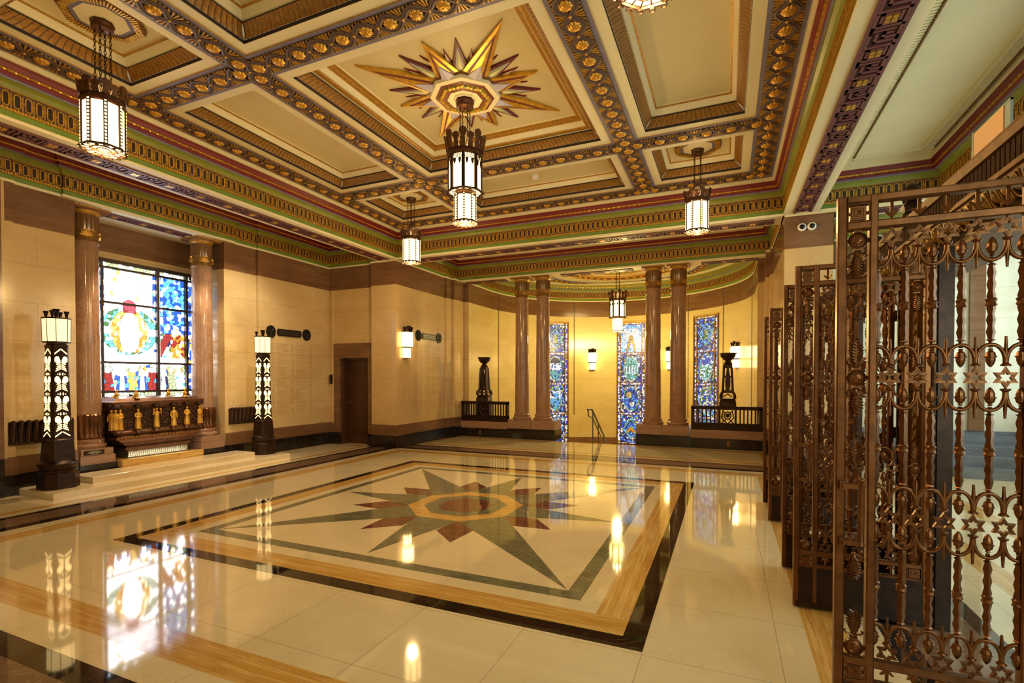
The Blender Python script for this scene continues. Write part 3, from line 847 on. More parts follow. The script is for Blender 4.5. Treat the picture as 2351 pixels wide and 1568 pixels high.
# ---------------------------------------------------------------- leaded windows
class Pick:
    """the same throw for one whole quarry"""
    def __init__(s, r): s.r = r
    def random(s): return s.r
def leaded(mb, u0, u1, v0, v1, cu, cv, colour, seed=0, px=0.0055, jit=0.42, pre='glass_'):
    """quarries of coloured glass with lead between them; colour(u, v, throw) names the glass"""
    R = random.Random(seed)
    nu, nv = max(1, round((u1 - u0) / cu)), max(1, round((v1 - v0) / cv))
    S = {}
    for j in range(-1, nv + 1):
        for i in range(-1, nu + 1):
            S[(i, j)] = (u0 + (i + 0.5 + R.uniform(-jit, jit)) * (u1 - u0) / nu, v0 + (j + 0.5 + R.uniform(-jit, jit)) * (v1 - v0) / nv, Pick(R.random()))
    W, Hh = max(1, round((u1 - u0) / px)), max(1, round((v1 - v0) / px))
    du, dv = (u1 - u0) / W, (v1 - v0) / Hh
    ids = []
    for b in range(Hh):
        v = v0 + (b + 0.5) * dv; j = int((v - v0) / (v1 - v0) * nv); row = []
        for a in range(W):
            u = u0 + (a + 0.5) * du; i = int((u - u0) / (u1 - u0) * nu)
            best = None; bd = 9
            for jj in (j - 1, j, j + 1):
                for ii in (i - 1, i, i + 1):
                    q = S.get((ii, jj))
                    if q is None: continue
                    d = (q[0] - u) ** 2 + (q[1] - v) ** 2
                    if d < bd: bd = d; best = (ii, jj); bq = q
            row.append((best, colour(u, v, bq[2])))
        ids.append(row)
    for b in range(Hh):
        cols = []
        for a in range(W):
            c = ids[b][a]
            edge = (a + 1 < W and ids[b][a + 1] != c) or (b + 1 < Hh and ids[b + 1][a] != c)
            cols.append('lead' if edge else pre + c[1])
        a = 0
        while a < W:
            e = a
            while e + 1 < W and cols[e + 1] == cols[a]: e += 1
            x0, x1, y0, y1 = u0 + a * du, u0 + (e + 1) * du, v0 + b * dv, v0 + (b + 1) * dv
            mb.face([(x0, y0, 0), (x1, y0, 0), (x1, y1, 0), (x0, y1, 0)], cols[a])
            a = e + 1

def poly_in(u, v, P):
    c = False; n = len(P)
    for i in range(n):
        (x0, y0), (x1, y1) = P[i], P[i - 1]
        if (y0 > v) != (y1 > v) and u < (x1 - x0) * (v - y0) / (y1 - y0) + x0: c = not c
    return c

# --- window_1: the big window above the shrine (u = y, v = z)
W1 = bpy.data.objects.new('window_1', None); COL.objects.link(W1); W1['kind'] = 'structure'
W1.location = (XW, 0, 0)
US = [-1.12, -0.97, -0.41, 0.45, 0.97, 1.12]; VS = [1.14, 1.27, 1.75, 2.72, 3.28, 3.39]
US = [-1.115, -0.93, -0.41, 0.45, 0.955, 1.115]
fm = MB('window_bronze')
for i, u in enumerate(US):
    b = 0.020 if 0 < i < 5 else 0.03
    fm.box(-0.03, 0.06, u - b, u + b, VS[0] - 0.03, VS[-1] + 0.03)
for j, v in enumerate(VS):
    b = 0.018 if 0 < j < 5 else 0.03
    fm.box(-0.03, 0.052, -1.14, 1.14, v - b, v + b)
fm.build('window_frame', W1, smooth=False)

FIGS = ((-1.03, 'blue'), (-0.78, 'red'), (-0.56, 'sky'), (-0.31, 'red'), (-0.10, 'blue'), (0.05, 'yellow'), (0.21, 'blue'), (0.37, 'red'), (0.56, 'navy'), (0.70, 'sage'), (0.86, 'cream'), (1.04, 'blue'))
def w1_colour(u, v, R):
    r = R.random()
    cu = 0.02                                   # axis of the middle light
    if v < 1.27 or v > 3.28: return 'sage' if r < 0.35 else 'grey' if r < 0.75 else 'pale' if r < 0.93 else 'black'
    if u < US[1] or u > US[4]: return 'blue' if r < 0.45 else 'sky' if r < 0.6 else 'white' if r < 0.8 else 'navy' if r < 0.9 else 'yellow'
    if v < 1.75:                                # bottom row of standing figures
        best = None
        for k, (c, col) in enumerate(FIGS):
            x = u - c
            if hypot(x, (v - 1.635) * 0.85) < 0.042: return 'cream' if r < 0.9 else 'amber'
            if hypot(x, v - 1.64) < 0.068 and k % 3 == 0: return 'grey' if r < 0.5 else 'yellow'
            half = 0.055 + (1.60 - v) * 0.14
            if v < 1.60 and abs(x) < half:
                if abs(x) < half * 0.45 or v > 1.53: return 'white' if k % 2 == 0 else col
                return col if r < 0.8 else 'sky'
        return 'white' if r < 0.45 else 'blue' if r < 0.65 else 'pale' if r < 0.85 else 'sage'
    d = abs(u - cu)
    if US[2] < u < US[3]:
        if v > 2.66:                            # pale towers and sky over the head
            if hypot(u - cu, (v - 2.70)) < 0.105: return 'rose' if r < 0.75 else 'red'
            if hypot(u - cu, (v - 2.70)) < 0.17: return 'white'
            if d > 0.37: return 'blue' if r < 0.5 else 'sky' if r < 0.75 else 'white'
            return 'white' if r < 0.74 else 'pale' if r < 0.9 else 'aqua' if r < 0.96 else 'yellow'
        if v > 2.59 and d < 0.10: return 'rose' if r < 0.75 else 'red'
        e = hypot(d / 0.40, (v - 2.28) / 0.36)  # round wreath behind wings
        wing = 1.90 < v < 2.62 and hypot((d - 0.02) / 0.26, (v - 2.27) / 0.37) < 1 and hypot(d / 0.155, (v - 2.24) / 0.36) > 1 and v > 1.9 + 0.0 * d
        if wing: return 'yellow' if r < 0.55 else 'cream' if r < 0.8 else 'amber'
        if d < 0.16 and v > 1.93: return 'white' if r < 0.92 else 'pale'
        if 2.22 < v < 2.34: return 'white'
        if 0.80 < e < 1.10: return 'teal' if r < 0.6 else 'aqua' if r < 0.85 else 'green'
        if d > 0.385: return 'blue' if r < 0.35 else 'white'
        return 'white' if r < 0.8 else 'pale' if r < 0.95 else 'cream'
    sgn = 1 if u > 0 else -1                    # side lights: blue sky above, red and gold groups below
    s_ = abs(u) - 0.43
    if v > 2.45:
        if s_ < 0.14 and (v < 2.58 or r < 0.3): return 'white' if r < 0.6 else 'pale'
        return 'sky' if r < 0.5 else 'blue' if r < 0.8 else 'aqua' if r < 0.93 else 'white'
    if v > 2.28: return 'blue' if r < 0.35 else 'white' if (s_ > 0.2 and r < 0.8) else 'sky' if r < 0.7 else 'pale'
    if v > 1.86:
        if s_ > 0.26: return 'amber' if r < 0.45 else 'yellow' if r < 0.6 else 'white' if r < 0.8 else 'red'
        if abs(s_ - 0.12 - (v - 2.05) * 0.5) < 0.07: return 'red' if r < 0.7 else 'rose'
        return 'teal' if r < 0.15 else 'green' if r < 0.3 else 'white' if r < 0.65 else 'navy' if r < 0.75 else 'pale'
    return 'cream' if r < 0.4 else 'white'
for i in range(5):
    for j in range(5):
        g = MB('lead'); g.T = lambda u, v, w: (w, u, v)
        a, b = US[i] + 0.02, US[i + 1] - 0.02
        if i == 3:
            a += 0.045
            g.face([(US[3] + 0.022, VS[j] + 0.018, 0), (US[3] + 0.058, VS[j] + 0.018, 0), (US[3] + 0.058, VS[j + 1] - 0.018, 0), (US[3] + 0.022, VS[j + 1] - 0.018, 0)], 'glass_white') if 0 < j < 4 else None
        mid = j in (1, 2, 3)
        leaded(g, a, b, VS[j] + 0.018, VS[j + 1] - 0.018, 0.055 if mid else 0.06, 0.060 if mid else 0.05, w1_colour, i * 7 + j, 0.0042)
        g.T = None
        g.build('pane', W1, smooth=False)

# --- windows 2 to 4: tall lancets of the apse (u across, v up, four pictures each)
def apse_colour(kinds, white=False):
    def f(u, v, R):
        r = R.random()
        au = abs(u)
        if au > 0.33: return 'white' if r < 0.42 else 'yellow' if r < 0.55 else 'blue' if r < 0.8 else 'navy' if r < 0.93 else 'red'
        k = min(3, max(0, int((v + 0.62) / 0.965))); t = (v + 0.62) / 0.965 - k
        if t < 0.05 or t > 0.95: return 'white' if r < 0.5 else 'blue' if r < 0.75 else 'yellow' if r < 0.9 else 'red'
        x, y = u / 0.33, (t - 0.5) / 0.45
        sh = kinds[k]
        if sh in ('diamond', 'square', 'jar'):
            q = abs(x) / 0.80 + abs(y) / 0.80
            if q < 0.82:
                if sh == 'square' and abs(abs(x) * 0.9 + (y - 0.05)) < 0.17 and abs(x) < 0.5: return 'amber' if r < 0.8 else 'yellow'
                if sh == 'jar' and abs(x) < 0.26 and abs(y) < 0.34: return 'sage' if r < 0.6 else 'green'
                return 'sky' if r < 0.40 else 'blue' if r < 0.85 else 'navy'
            if q < 1.0: return 'aqua' if r < 0.6 else 'teal'
        elif sh == 'rays':
            if abs(x) < 0.45 and y < 0.25 and abs(abs(x) - (0.25 - y) * 0.33) < 0.10: return 'amber' if r < 0.6 else 'yellow'
            a_ = atan2(x, 0.5 - y)
            if abs(y - 0.0) < 0.75 and (hypot(x, y - 0.3) < 0.8 or y < 0.2): return 'white' if r < 0.75 else 'cream' if r < 0.9 else 'sky'
            return 'sky' if r < 0.5 else 'aqua' if r < 0.75 else 'white'
        else:
            q = hypot(x / 0.74, y / 0.92)
            if q < 0.90:
                if sh == 'ship': return 'white' if (abs(y - 0.15) < 0.28 and r < 0.75) else 'teal' if y < -0.1 and r < 0.6 else 'navy' if y > 0.3 else 'blue'
                if sh == 'sea': return 'white' if (0.0 < y < 0.6 and r < 0.6) else 'teal' if r < 0.5 else 'sky' if r < 0.8 else 'navy'
                if sh == 'temple': return 'white' if (abs(y + 0.1) < 0.3 and int((x + 1) / 0.13) % 2 == 0) else 'teal' if r < 0.5 else 'green' if r < 0.65 else 'aqua'
                if sh == 'moon':
                    if hypot(x + 0.2, y - 0.28) < 0.27: return 'yellow' if r < 0.8 else 'cream'
                    if hypot(x - 0.1, y + 0.35) < 0.24 and y < -0.25: return 'white' if r < 0.7 else 'yellow'
                    return 'blue' if r < 0.55 else 'sky' if r < 0.8 else 'navy'
                if sh == 'hill': return 'white' if r < 0.35 else 'green' if y < 0 and r < 0.7 else 'blue' if y > 0.2 else 'teal'
                return 'cream' if r < 0.4 else 'green' if r < 0.6 else 'blue'
            if q < 1.04: return 'teal' if r < 0.4 else 'yellow' if r < 0.7 else 'white'
        return 'navy' if r < 0.34 else 'blue' if r < 0.66 else 'sky' if r < 0.74 else 'white' if r < 0.84 else 'yellow' if r < 0.94 else 'sage'
    return f
for n, deg, kinds in ((2, -42, ('diamond', 'sea', 'ship', 'jar')), (3, 0, ('square', 'moon', 'temple', 'rays')), (4, 42, ('hill', 'figure', 'hill', 'jar'))):
    w = bpy.data.objects.new('window_%d' % n, None); COL.objects.link(w); w['kind'] = 'structure'
    fr = apse_frame(deg)
    w.location = fr(0, 0, 0)
    a = radians(deg); w.rotation_euler = (0, 0, -a)
    L = lambda u, v, d: (u, -d, v)
    f = MB('gilt_bronze'); f.T = L
    for u in (-0.43, -0.335, 0.335, 0.43): f.box(u - 0.012, u + 0.012, -0.66, 3.27, 0.0, 0.055, 'gold_dark')
    for k in range(5):
        for dv in (-0.035, 0.035):
            v = -0.62 + k * 0.965 + dv
            f.box(-0.44, 0.44, v - 0.009, v + 0.009, 0.0, 0.05, 'gold_dark')
    f.box(-0.455, 0.455, 3.27, 3.31, 0.0, 0.06, 'gold'); f.box(-0.455, 0.455, -0.70, -0.66, 0, 0.06, 'gold')
    for s_ in (-1, 1): f.box(*sorted((s_ * 0.437, s_ * 0.462)), -0.70, 3.31, 0.0, 0.065, 'gold_dark')
    f.build('window_frame', w, smooth=False)
    for k in range(4):
        g = MB('lead'); g.T = lambda u, v, d: (u, -d - 0.03, v)
        leaded(g, -0.43, 0.43, -0.62 + k * 0.965, 0.345 + k * 0.965, 0.052, 0.052, apse_colour(kinds), n * 10 + k, 0.0075, pre='apse_')
        g.build('pane', w, smooth=False)
# ---------------------------------------------------------------- hanging lanterns
def chain_mesh(L):
    c = MB('bronze_dark'); n = int(L / 0.030)
    for i in range(n):
        z = -i * L / n - 0.015
        pts = [(0.009 * cos(2 * pi * k / 8), 0, z + 0.019 * sin(2 * pi * k / 8)) for k in range(8)]
        if i % 2: pts = [(y, x, zz) for x, y, zz in pts]
        c.tube(pts, 0.0034, 4, 0, True)
    return c

def octo_lantern(parent, zt, zb, r, glass, pane_name='glass_pane', n=8, crown=0.13, strips=True, bottom=True):
    """crown, ribs and panes of one lantern body, local z"""
    o = pi / n
    cr = MB('bronze')
    cr.lathe([(r * 1.02, zt - 0.02), (r * 1.10, zt - 0.01), (r * 1.10, zt + 0.012), (r * 1.04, zt + 0.02), (r * 1.04, zt + 0.04), (r * 1.08, zt + 0.045), (r * 1.0, zt + 0.05), (r * 0.9, zt + 0.045)], n, (0, 0, 0), rot=o)
    if crown:
        for i in range(2 * n):
            a = o + pi * i / n; rr = r * (1.06 if i % 2 == 0 else 1.02); h = crown * (1.0 if i % 2 == 0 else 0.78)
            fr = lambda u, v, w, a=a, rr=rr: ((rr + w + v * 0.16) * cos(a) - u * sin(a), (rr + w + v * 0.16) * sin(a) + u * cos(a), zt + 0.04 + v)
            wd = r * 0.23
            cr.prism([(-wd * 0.75, 0), (wd * 0.75, 0), (wd * 0.5, h * 0.55), (wd, h * 0.82), (wd * 0.8, h), (0, h * 1.08), (-wd * 0.8, h), (-wd, h * 0.82), (-wd * 0.5, h * 0.55)], -0.008, 0.008, 'bronze', fr)
    cr.build('crown', parent)
    rb = MB('bronze_dark')
    for i in range(n):
        a = o + 2 * pi * i / n
        fr = lambda u, v, w, a=a: ((r + w) * cos(a) - u * sin(a), (r + w) * sin(a) + u * cos(a), v)
        hw = r * 0.10
        rb.prism([(-hw, zb), (hw, zb), (hw, zt), (-hw, zt)], -0.012, 0.006, 'bronze_dark', fr)
        if strips:
            k = max(4, int((zt - zb) / 0.03))
            for j in range(k):
                z = zb + (j + 0.5) * (zt - zb) / k
                rb.prism([(-hw * 0.5, z - 0.009), (hw * 0.5, z - 0.009), (hw * 0.5, z + 0.009), (-hw * 0.5, z + 0.009)], 0.005, 0.0085, glass, fr)
    rb.build('rib', parent)
    for i in range(n):
        a0, a1 = o + 2 * pi * i / n, o + 2 * pi * (i + 1) / n
        g = MB(glass)
        p, q = (r * 0.985 * cos(a0), r * 0.985 * sin(a0)), (r * 0.985 * cos(a1), r * 0.985 * sin(a1))
        p2, q2 = (r * 0.93 * cos(a0), r * 0.93 * sin(a0)), (r * 0.93 * cos(a1), r * 0.93 * sin(a1))
        g.prism([p, q, q2, p2], zb, zt, glass)
        g.build(pane_name, parent, smooth=False)
    bt = MB('bronze_dark')
    for f, k in ((1.06, 0.012), (0.62, 0.010), (0.3, 0.010)):
        bt.tube([(r * f * cos(2 * pi * i / n + o), r * f * sin(2 * pi * i / n + o), zb - 0.006) for i in range(n)], k, 6, 0, True)
    for i in range(2 * n):
        a = o + pi * i / n
        bt.tube([(r * 0.3 * cos(a), r * 0.3 * sin(a), zb - 0.006), (r * 1.05 * cos(a), r * 1.05 * sin(a), zb - 0.006)], 0.005, 4)
        bt.tube([(r * 1.06 * cos(a) + 0.018 * cos(t), r * 1.06 * sin(a) + 0.018 * sin(t), zb - 0.02) for t in [2 * pi * q / 6 for q in range(6)]], 0.005, 4, 0, True)
    bt.build('lower_rim', parent)
    if bottom:
        g = MB(glass); g.lathe([(0.01, zb + 0.008), (r * 0.95, zb + 0.008), (r * 0.95, zb + 0.014)], n, (0, 0, 0), rot=o); g.build('bottom_glass', parent, smooth=False)

def canopy(parent, z, r, n=8):
    c = MB('bronze'); o = pi / n
    c.lathe([(r * 0.55, z - 0.075), (r, z - 0.065), (r, z - 0.03), (r * 1.08, z - 0.02), (r * 1.08, z)], n, (0, 0, 0), rot=o)
    c.ball((0, 0, z - 0.085), 0.012)
    c.build('canopy', parent)

# corner lanterns: one is built, three are copies
ZC = 4.80
lan = thing('hanging_lantern', 'lantern hanging over the lamp standard nearest the left edge, farthest left of all lanterns', 'lantern', (-2.42, -2.42, ZC), 0, 'corner lanterns of the coffered ceiling')
ro = MB('plaster')
pr = [(0.33, 0.0, 'gold_dark'), (0.33, -0.035, 'gold_dark'), (0.31, -0.045, 'umber'), (0.245, -0.040, 'violet'), (0.205, -0.045, 'plaster_pale'), (0.10, -0.075, 'plaster_pale'), (0.05, -0.078, 'plaster_pale')]
ro.lathe(pr, 8, (0, 0, 0), rot=pi / 8)
for i in range(72):
    a = 2 * pi * i / 72; k = cos(pi / 8) / cos(((a - pi / 8) % (pi / 4)) - pi / 8)
    ro.T = lambda u, v, w, a=a: (u * cos(a) - v * sin(a), u * sin(a) + v * cos(a), w)
    ro.box(0.25 * k, 0.312 * k, -0.0065, 0.0065, -0.056, -0.04, 'gold_leaf')
ro.T = None
ro.build('ceiling_rose', lan, ang=30)
canopy(lan, -0.075, 0.085)
for i in range(4):
    c = chain_mesh(0.55); o = c.build('chain', lan); a = pi / 4 + i * pi / 2
    o.location = (0.058 * cos(a), 0.058 * sin(a), -0.14)
for z_, w_ in ((4.10, 5), (3.50, 48)):
    pl_ = point_light('lantern_bulb', (0, 0, z_ - ZC), w_, WARM, 0.08); pl_.parent = lan
octo_lantern(lan, 3.985 - ZC, 3.585 - ZC, 0.158, 'pendant_glass', crown=0.115)
for x, y, l in ((-2.42, 2.42, 'small lantern hanging in front of the corner pier that carries the wall lantern'), (2.42, 2.42, 'lantern hanging in the far coffer nearest the twin ball cameras'),
                (2.42, -2.42, 'lantern cut off by the top edge, only its lower rim showing')):
    dup(lan, (x, y, ZC), label=l)

def great_lantern(label, loc, drop, glass, s=1.0, power=100):
    """two-tier lantern; drop = distance from loc down to the top of the crown"""
    g = thing('tiered_lantern', label, 'lantern', loc)
    canopy(g, -0.0, 0.10 * s)
    for i in range(4):
        c = chain_mesh(drop - 0.02); o = c.build('chain', g); a = pi / 4 + i * pi / 2 + 0.2
        o.location = (0.062 * cos(a), 0.062 * sin(a), -0.06)
    t = -drop - 0.23 * s
    octo_lantern(g, t, t - 0.41 * s, 0.195 * s, glass, crown=0.19 * s, strips=False)
    fil = MB('bronze_dark')                 # pierced tracery hanging over the top of the panes
    for i in range(8):
        a = pi / 8 + 2 * pi * (i + 0.5) / 8; R = 0.195 * s * cos(pi / 8) + 0.002
        fr = lambda u, v, w, a=a: ((R + w) * cos(a) - u * sin(a), (R + w) * sin(a) + u * cos(a), t + v)
        w_ = 0.062 * s
        for c in (-0.5, 0.5):
            o_ = w_ * c * 1.05
            fil.ring([(o_ + x * 0.9, y - 0.035 * s) for x, y in hexagram(0.026 * s)], [(o_ + x * 0.9, y - 0.035 * s) for x, y in hexagram(0.014 * s)], 0, 0.005, 'bronze_dark', fr)
            fil.prism([(o_ - 0.018 * s, -0.075 * s), (o_ + 0.018 * s, -0.075 * s), (o_ + 0.014 * s, -0.115 * s), (o_, -0.15 * s), (o_ - 0.014 * s, -0.115 * s)], 0, 0.005, 'bronze_dark', fr)
            fil.box
            fil.ring([(o_ - 0.03 * s, 0), (o_ + 0.03 * s, 0), (o_ + 0.03 * s, -0.07 * s), (o_ - 0.03 * s, -0.07 * s)], [(o_ - 0.024 * s, -0.008), (o_ + 0.024 * s, -0.008), (o_ + 0.024 * s, -0.064 * s), (o_ - 0.024 * s, -0.064 * s)], 0, 0.005, 'bronze_dark', fr)
    fil.build('tracery', g, smooth=False)
    for z_, k_ in ((t + 0.14 * s, 0.14), (t - 0.84 * s, 1.0)):
        b_ = point_light('lantern_bulb', (0, 0, z_), power * k_, WARM if s == 1 else (1.0, 0.74, 0.25), 0.10); b_.parent = g
    low = bpy.data.objects.new('lower_tier', None); COL.objects.link(low); low.parent = g
    octo_lantern(low, t - 0.44 * s, t - 0.75 * s, 0.122 * s, glass, crown=0, strips=True)
    return g
great_lantern('large two-tier lantern hanging from the ceiling star in the centre of the hall', (0, 0, 4.70), 0.40, 'pendant_glass')
ap = great_lantern('two-tier lantern hanging in the apse between the column pairs', (0, 8.9, 4.70), 0.78, 'apse_glass', 1.12, 215)

# ---------------------------------------------------------------- lamp standards beside the shrine
ls = thing('lamp_standard', 'bronze lamp standard with pierced glowing shaft left of the gilded shrine', 'lamp', (-5.135, -1.555, 0.08), 0, 'lamp standards on the shrine steps')
def chsq(h, c): return [(h, -h + c), (h, h - c), (h - c, h), (-h + c, h), (-h, h - c), (-h, -h + c), (-h + c, -h), (h - c, -h)]
def loft(mb, rows, m='bronze_dark'):
    n = len(rows[0][1])
    vs = [(x, y, z) for z, P in rows for x, y in P]
    fs = [(k * n + i, k * n + (i + 1) % n, (k + 1) * n + (i + 1) % n, (k + 1) * n + i) for k in range(len(rows) - 1) for i in range(n)]
    fs += [tuple(range(n))[::-1], tuple(range((len(rows) - 1) * n, len(rows) * n))]
    mb.add(vs, fs, m)
b = MB('bronze_dark')
loft(b, [(z, chsq(h, h * 0.5)) for z, h in ((0, 0.19), (0.20, 0.185), (0.215, 0.17), (0.235, 0.175), (0.245, 0.16), (0.27, 0.165), (0.30, 0.185), (0.315, 0.188), (0.33, 0.165), (0.35, 0.15), (0.36, 0.142))])
b.build('base', ls)
b = MB('bronze_dark')
loft(b, [(z, chsq(h, h * 0.24)) for z, h in ((0.355, 0.140), (0.62, 0.126), (0.635, 0.112), (1.80, 0.091), (1.81, 0.095), (1.84, 0.095), (1.85, 0.08), (1.875, 0.08))])
for sx, sy in ((1, 1), (1, -1), (-1, 1), (-1, -1)):     # little corner scrolls at the foot of the shaft
    b.tube([(sx * 0.107, sy * 0.107, 0.40), (sx * 0.102, sy * 0.102, 0.62), (sx * 0.084, sy * 0.084, 0.66)], [0.014, 0.012, 0.006], 6)
b.build('shaft', ls)
def lit_panels(side):
    """openings of one face of the shaft, glazed with lit opal glass"""
    g = MB('standard_glass')
    def fr(u, v, w):
        h = 0.112 - (v - 0.635) * (0.021 / 1.165) + 0.0015 + w
        q = u * (1 - (v - 0.635) * 0.16)
        return {0: (h, q, v), 1: (-q, h, v), 2: (-h, -q, v), 3: (q, -h, v)}[side]
    P = lambda pts: g.prism(pts, 0.0, 0.0012, 'standard_glass', fr)
    W = 0.080
    for s_ in (-1, 1):
        M = lambda pts: P([(s_ * u, v) for u, v in pts][::s_])
        M([(0.006, 0.715), (W, 0.660), (W, 0.675), (0.006, 0.732)])
        M([(0.005, 1.775), (W, 1.715), (W, 1.735), (0.005, 1.795)])
        for k in range(4):
            z = 0.755 + k * 0.255
            for j in range(3):
                d = z + j * 0.024
                M([(0.006, d + 0.008), (W * (0.85 - 0.1 * j), d - 0.022 + j * 0.004), (W * (0.85 - 0.1 * j), d - 0.007 + j * 0.004), (0.006, d + 0.024)])
            M([(0.007, z + 0.085), (W * 0.55, z + 0.075), (W, z + 0.11), (W, z + 0.150), (W * 0.75, z + 0.175), (W * 0.35, z + 0.168), (0.010, z + 0.125)])
            for q in range(3): M([(0.016 + q * 0.016, z + 0.070 - q * 0.002), (0.024 + q * 0.016, z + 0.064), (0.028 + q * 0.016, z + 0.070), (0.022 + q * 0.016, z + 0.076)])
            if k < 3:
                M([(0.010, z + 0.190), (0.020, z + 0.182), (0.026, z + 0.20), (0.020, z + 0.222), (0.010, z + 0.214)])
                M([(0.036, z + 0.196), (0.046, z + 0.192), (0.050, z + 0.202), (0.042, z + 0.21)])
    g.build('lit_pane', ls, smooth=False)
for sd in range(4): lit_panels(sd)
sh = MB('standard_glass')
S8 = lambda h: chsq(h, h * 0.52)
loft(sh, [(1.885, S8(0.121)), (2.175, S8(0.127))], 'lamp_glass')
sh.build('lamp_shade', ls, smooth=False)
rm = MB('bronze_dark')
loft(rm, [(2.172, S8(0.132)), (2.192, S8(0.132))]); loft(rm, [(1.868, S8(0.128)), (1.885, S8(0.128))])
for (x, y), (x2, y2) in zip(S8(0.123), S8(0.129)): rm.tube([(x, y, 1.88), (x2, y2, 2.18)], 0.004, 4)
rm.build('shade_rim', ls)
for x, y, k in ((0, 0, 1.35), (0.075, 0.075, 1), (0.075, -0.075, 1), (-0.075, 0.075, 1), (-0.075, -0.075, 1)):
    c = MB('bronze_dark')
    c.lathe([(0.014 * k, 0), (0.018 * k, 0.004), (0.012 * k, 0.012), (0.020 * k, 0.05 * k), (0.030 * k, 0.082 * k), (0.033 * k, 0.085 * k), (0.028 * k, 0.085 * k), (0.012 * k, 0.03 * k)], 14, (x, y, 2.19), 'bronze_dark')
    c.build('finial_cup', ls)
dup(ls, (-5.135, 1.57, 0.08), label='bronze lamp standard with pierced glowing shaft between the gilded shrine and the door')

# ---------------------------------------------------------------- wall lanterns
def wall_lantern(label, loc, rz):
    s = thing('wall_lantern', label, 'wall lamp', loc, rz, 'wall lanterns')   # local -y faces the room
    b = MB('bronze_dark'); b.box(-0.07, 0.07, -0.02, 0, 0.02, 0.60, 'bronze_dark')
    for x, y_, k in ((-0.095, -0.06, 1), (-0.05, -0.13, 1), (0.05, -0.13, 1), (0.095, -0.06, 1), (0, -0.10, 1.25)):
        b.lathe([(0.012, 0.565), (0.016, 0.59), (0.030 * k, 0.56 + 0.07 * k), (0.038 * k, 0.56 + 0.085 * k), (0.034 * k, 0.56 + 0.11 * k), (0.012, 0.56 + 0.095 * k)], 8, (x, y_, 0), 'bronze_dark')
    b.build('back_plate', s)
    for nm, z0, z1, r in (('upper_glass', 0.24, 0.56, 0.125), ('lower_glass', 0.0, 0.22, 0.090)):
        P = [(r, 0), (r, -r * 0.7), (r * 0.55, -r * 1.25), (-r * 0.55, -r * 1.25), (-r, -r * 0.7), (-r, 0)]
        g = MB('sconce_glass'); g.prism(P, z0, z1, 'sconce_glass'); g.build(nm, s, smooth=False)
        f = MB('bronze_dark')
        for z, k in ((z0 - 0.008, 1.05), (z1 - 0.006, 1.08)): f.prism([(x * k, y * k) for x, y in P], z, z + 0.014, 'bronze_dark')
        for x, y in P: f.tube([(x * 1.01, y * 1.01, z0), (x * 1.01, y * 1.01, z1)], 0.006, 4)
        f.build('lantern_frame', s, smooth=False)
    return s
wall_lantern('two-tier wall lantern on the corner pier beside the right-hand name board', (-H + 0.001, 3.93, 1.93), radians(90))
for d, l in ((-21, 'wall lantern between the two stained windows seen between the column pairs'), (21, 'wall lantern half hidden between the two right columns'),
             (64, 'wall lantern glowing behind the right urn pedestal'), (-64, 'wall lantern hidden behind the left column pair')):
    if d == -64: continue
    p = apse_frame(d)(0, 1.76, 0.001)
    wall_lantern(l, p, -radians(d))
al = thing('wall_light', 'slim glowing bronze light seen far back through the nearest gate', 'wall lamp', (4.56, 3.58, 0.72))
g = MB('aisle_glass'); g.lathe([(0.020, 0.05), (0.034, 0.06), (0.034, 0.30), (0.02, 0.31)], 8, (0, -0.05, 0), 'aisle_glass'); g.build('glass', al)
g = MB('bronze_dark'); g.lathe([(0.01, -0.02), (0.03, 0.02), (0.04, 0.05), (0.02, 0.052)], 8, (0, -0.05, 0), 'bronze_dark'); g.lathe([(0.03, 0.308), (0.04, 0.315), (0.025, 0.35), (0.008, 0.40)], 8, (0, -0.05, 0), 'bronze_dark'); g.box(-0.04, 0.04, -0.02, 0.02, -0.02, 0.38); g.build('bracket', al)
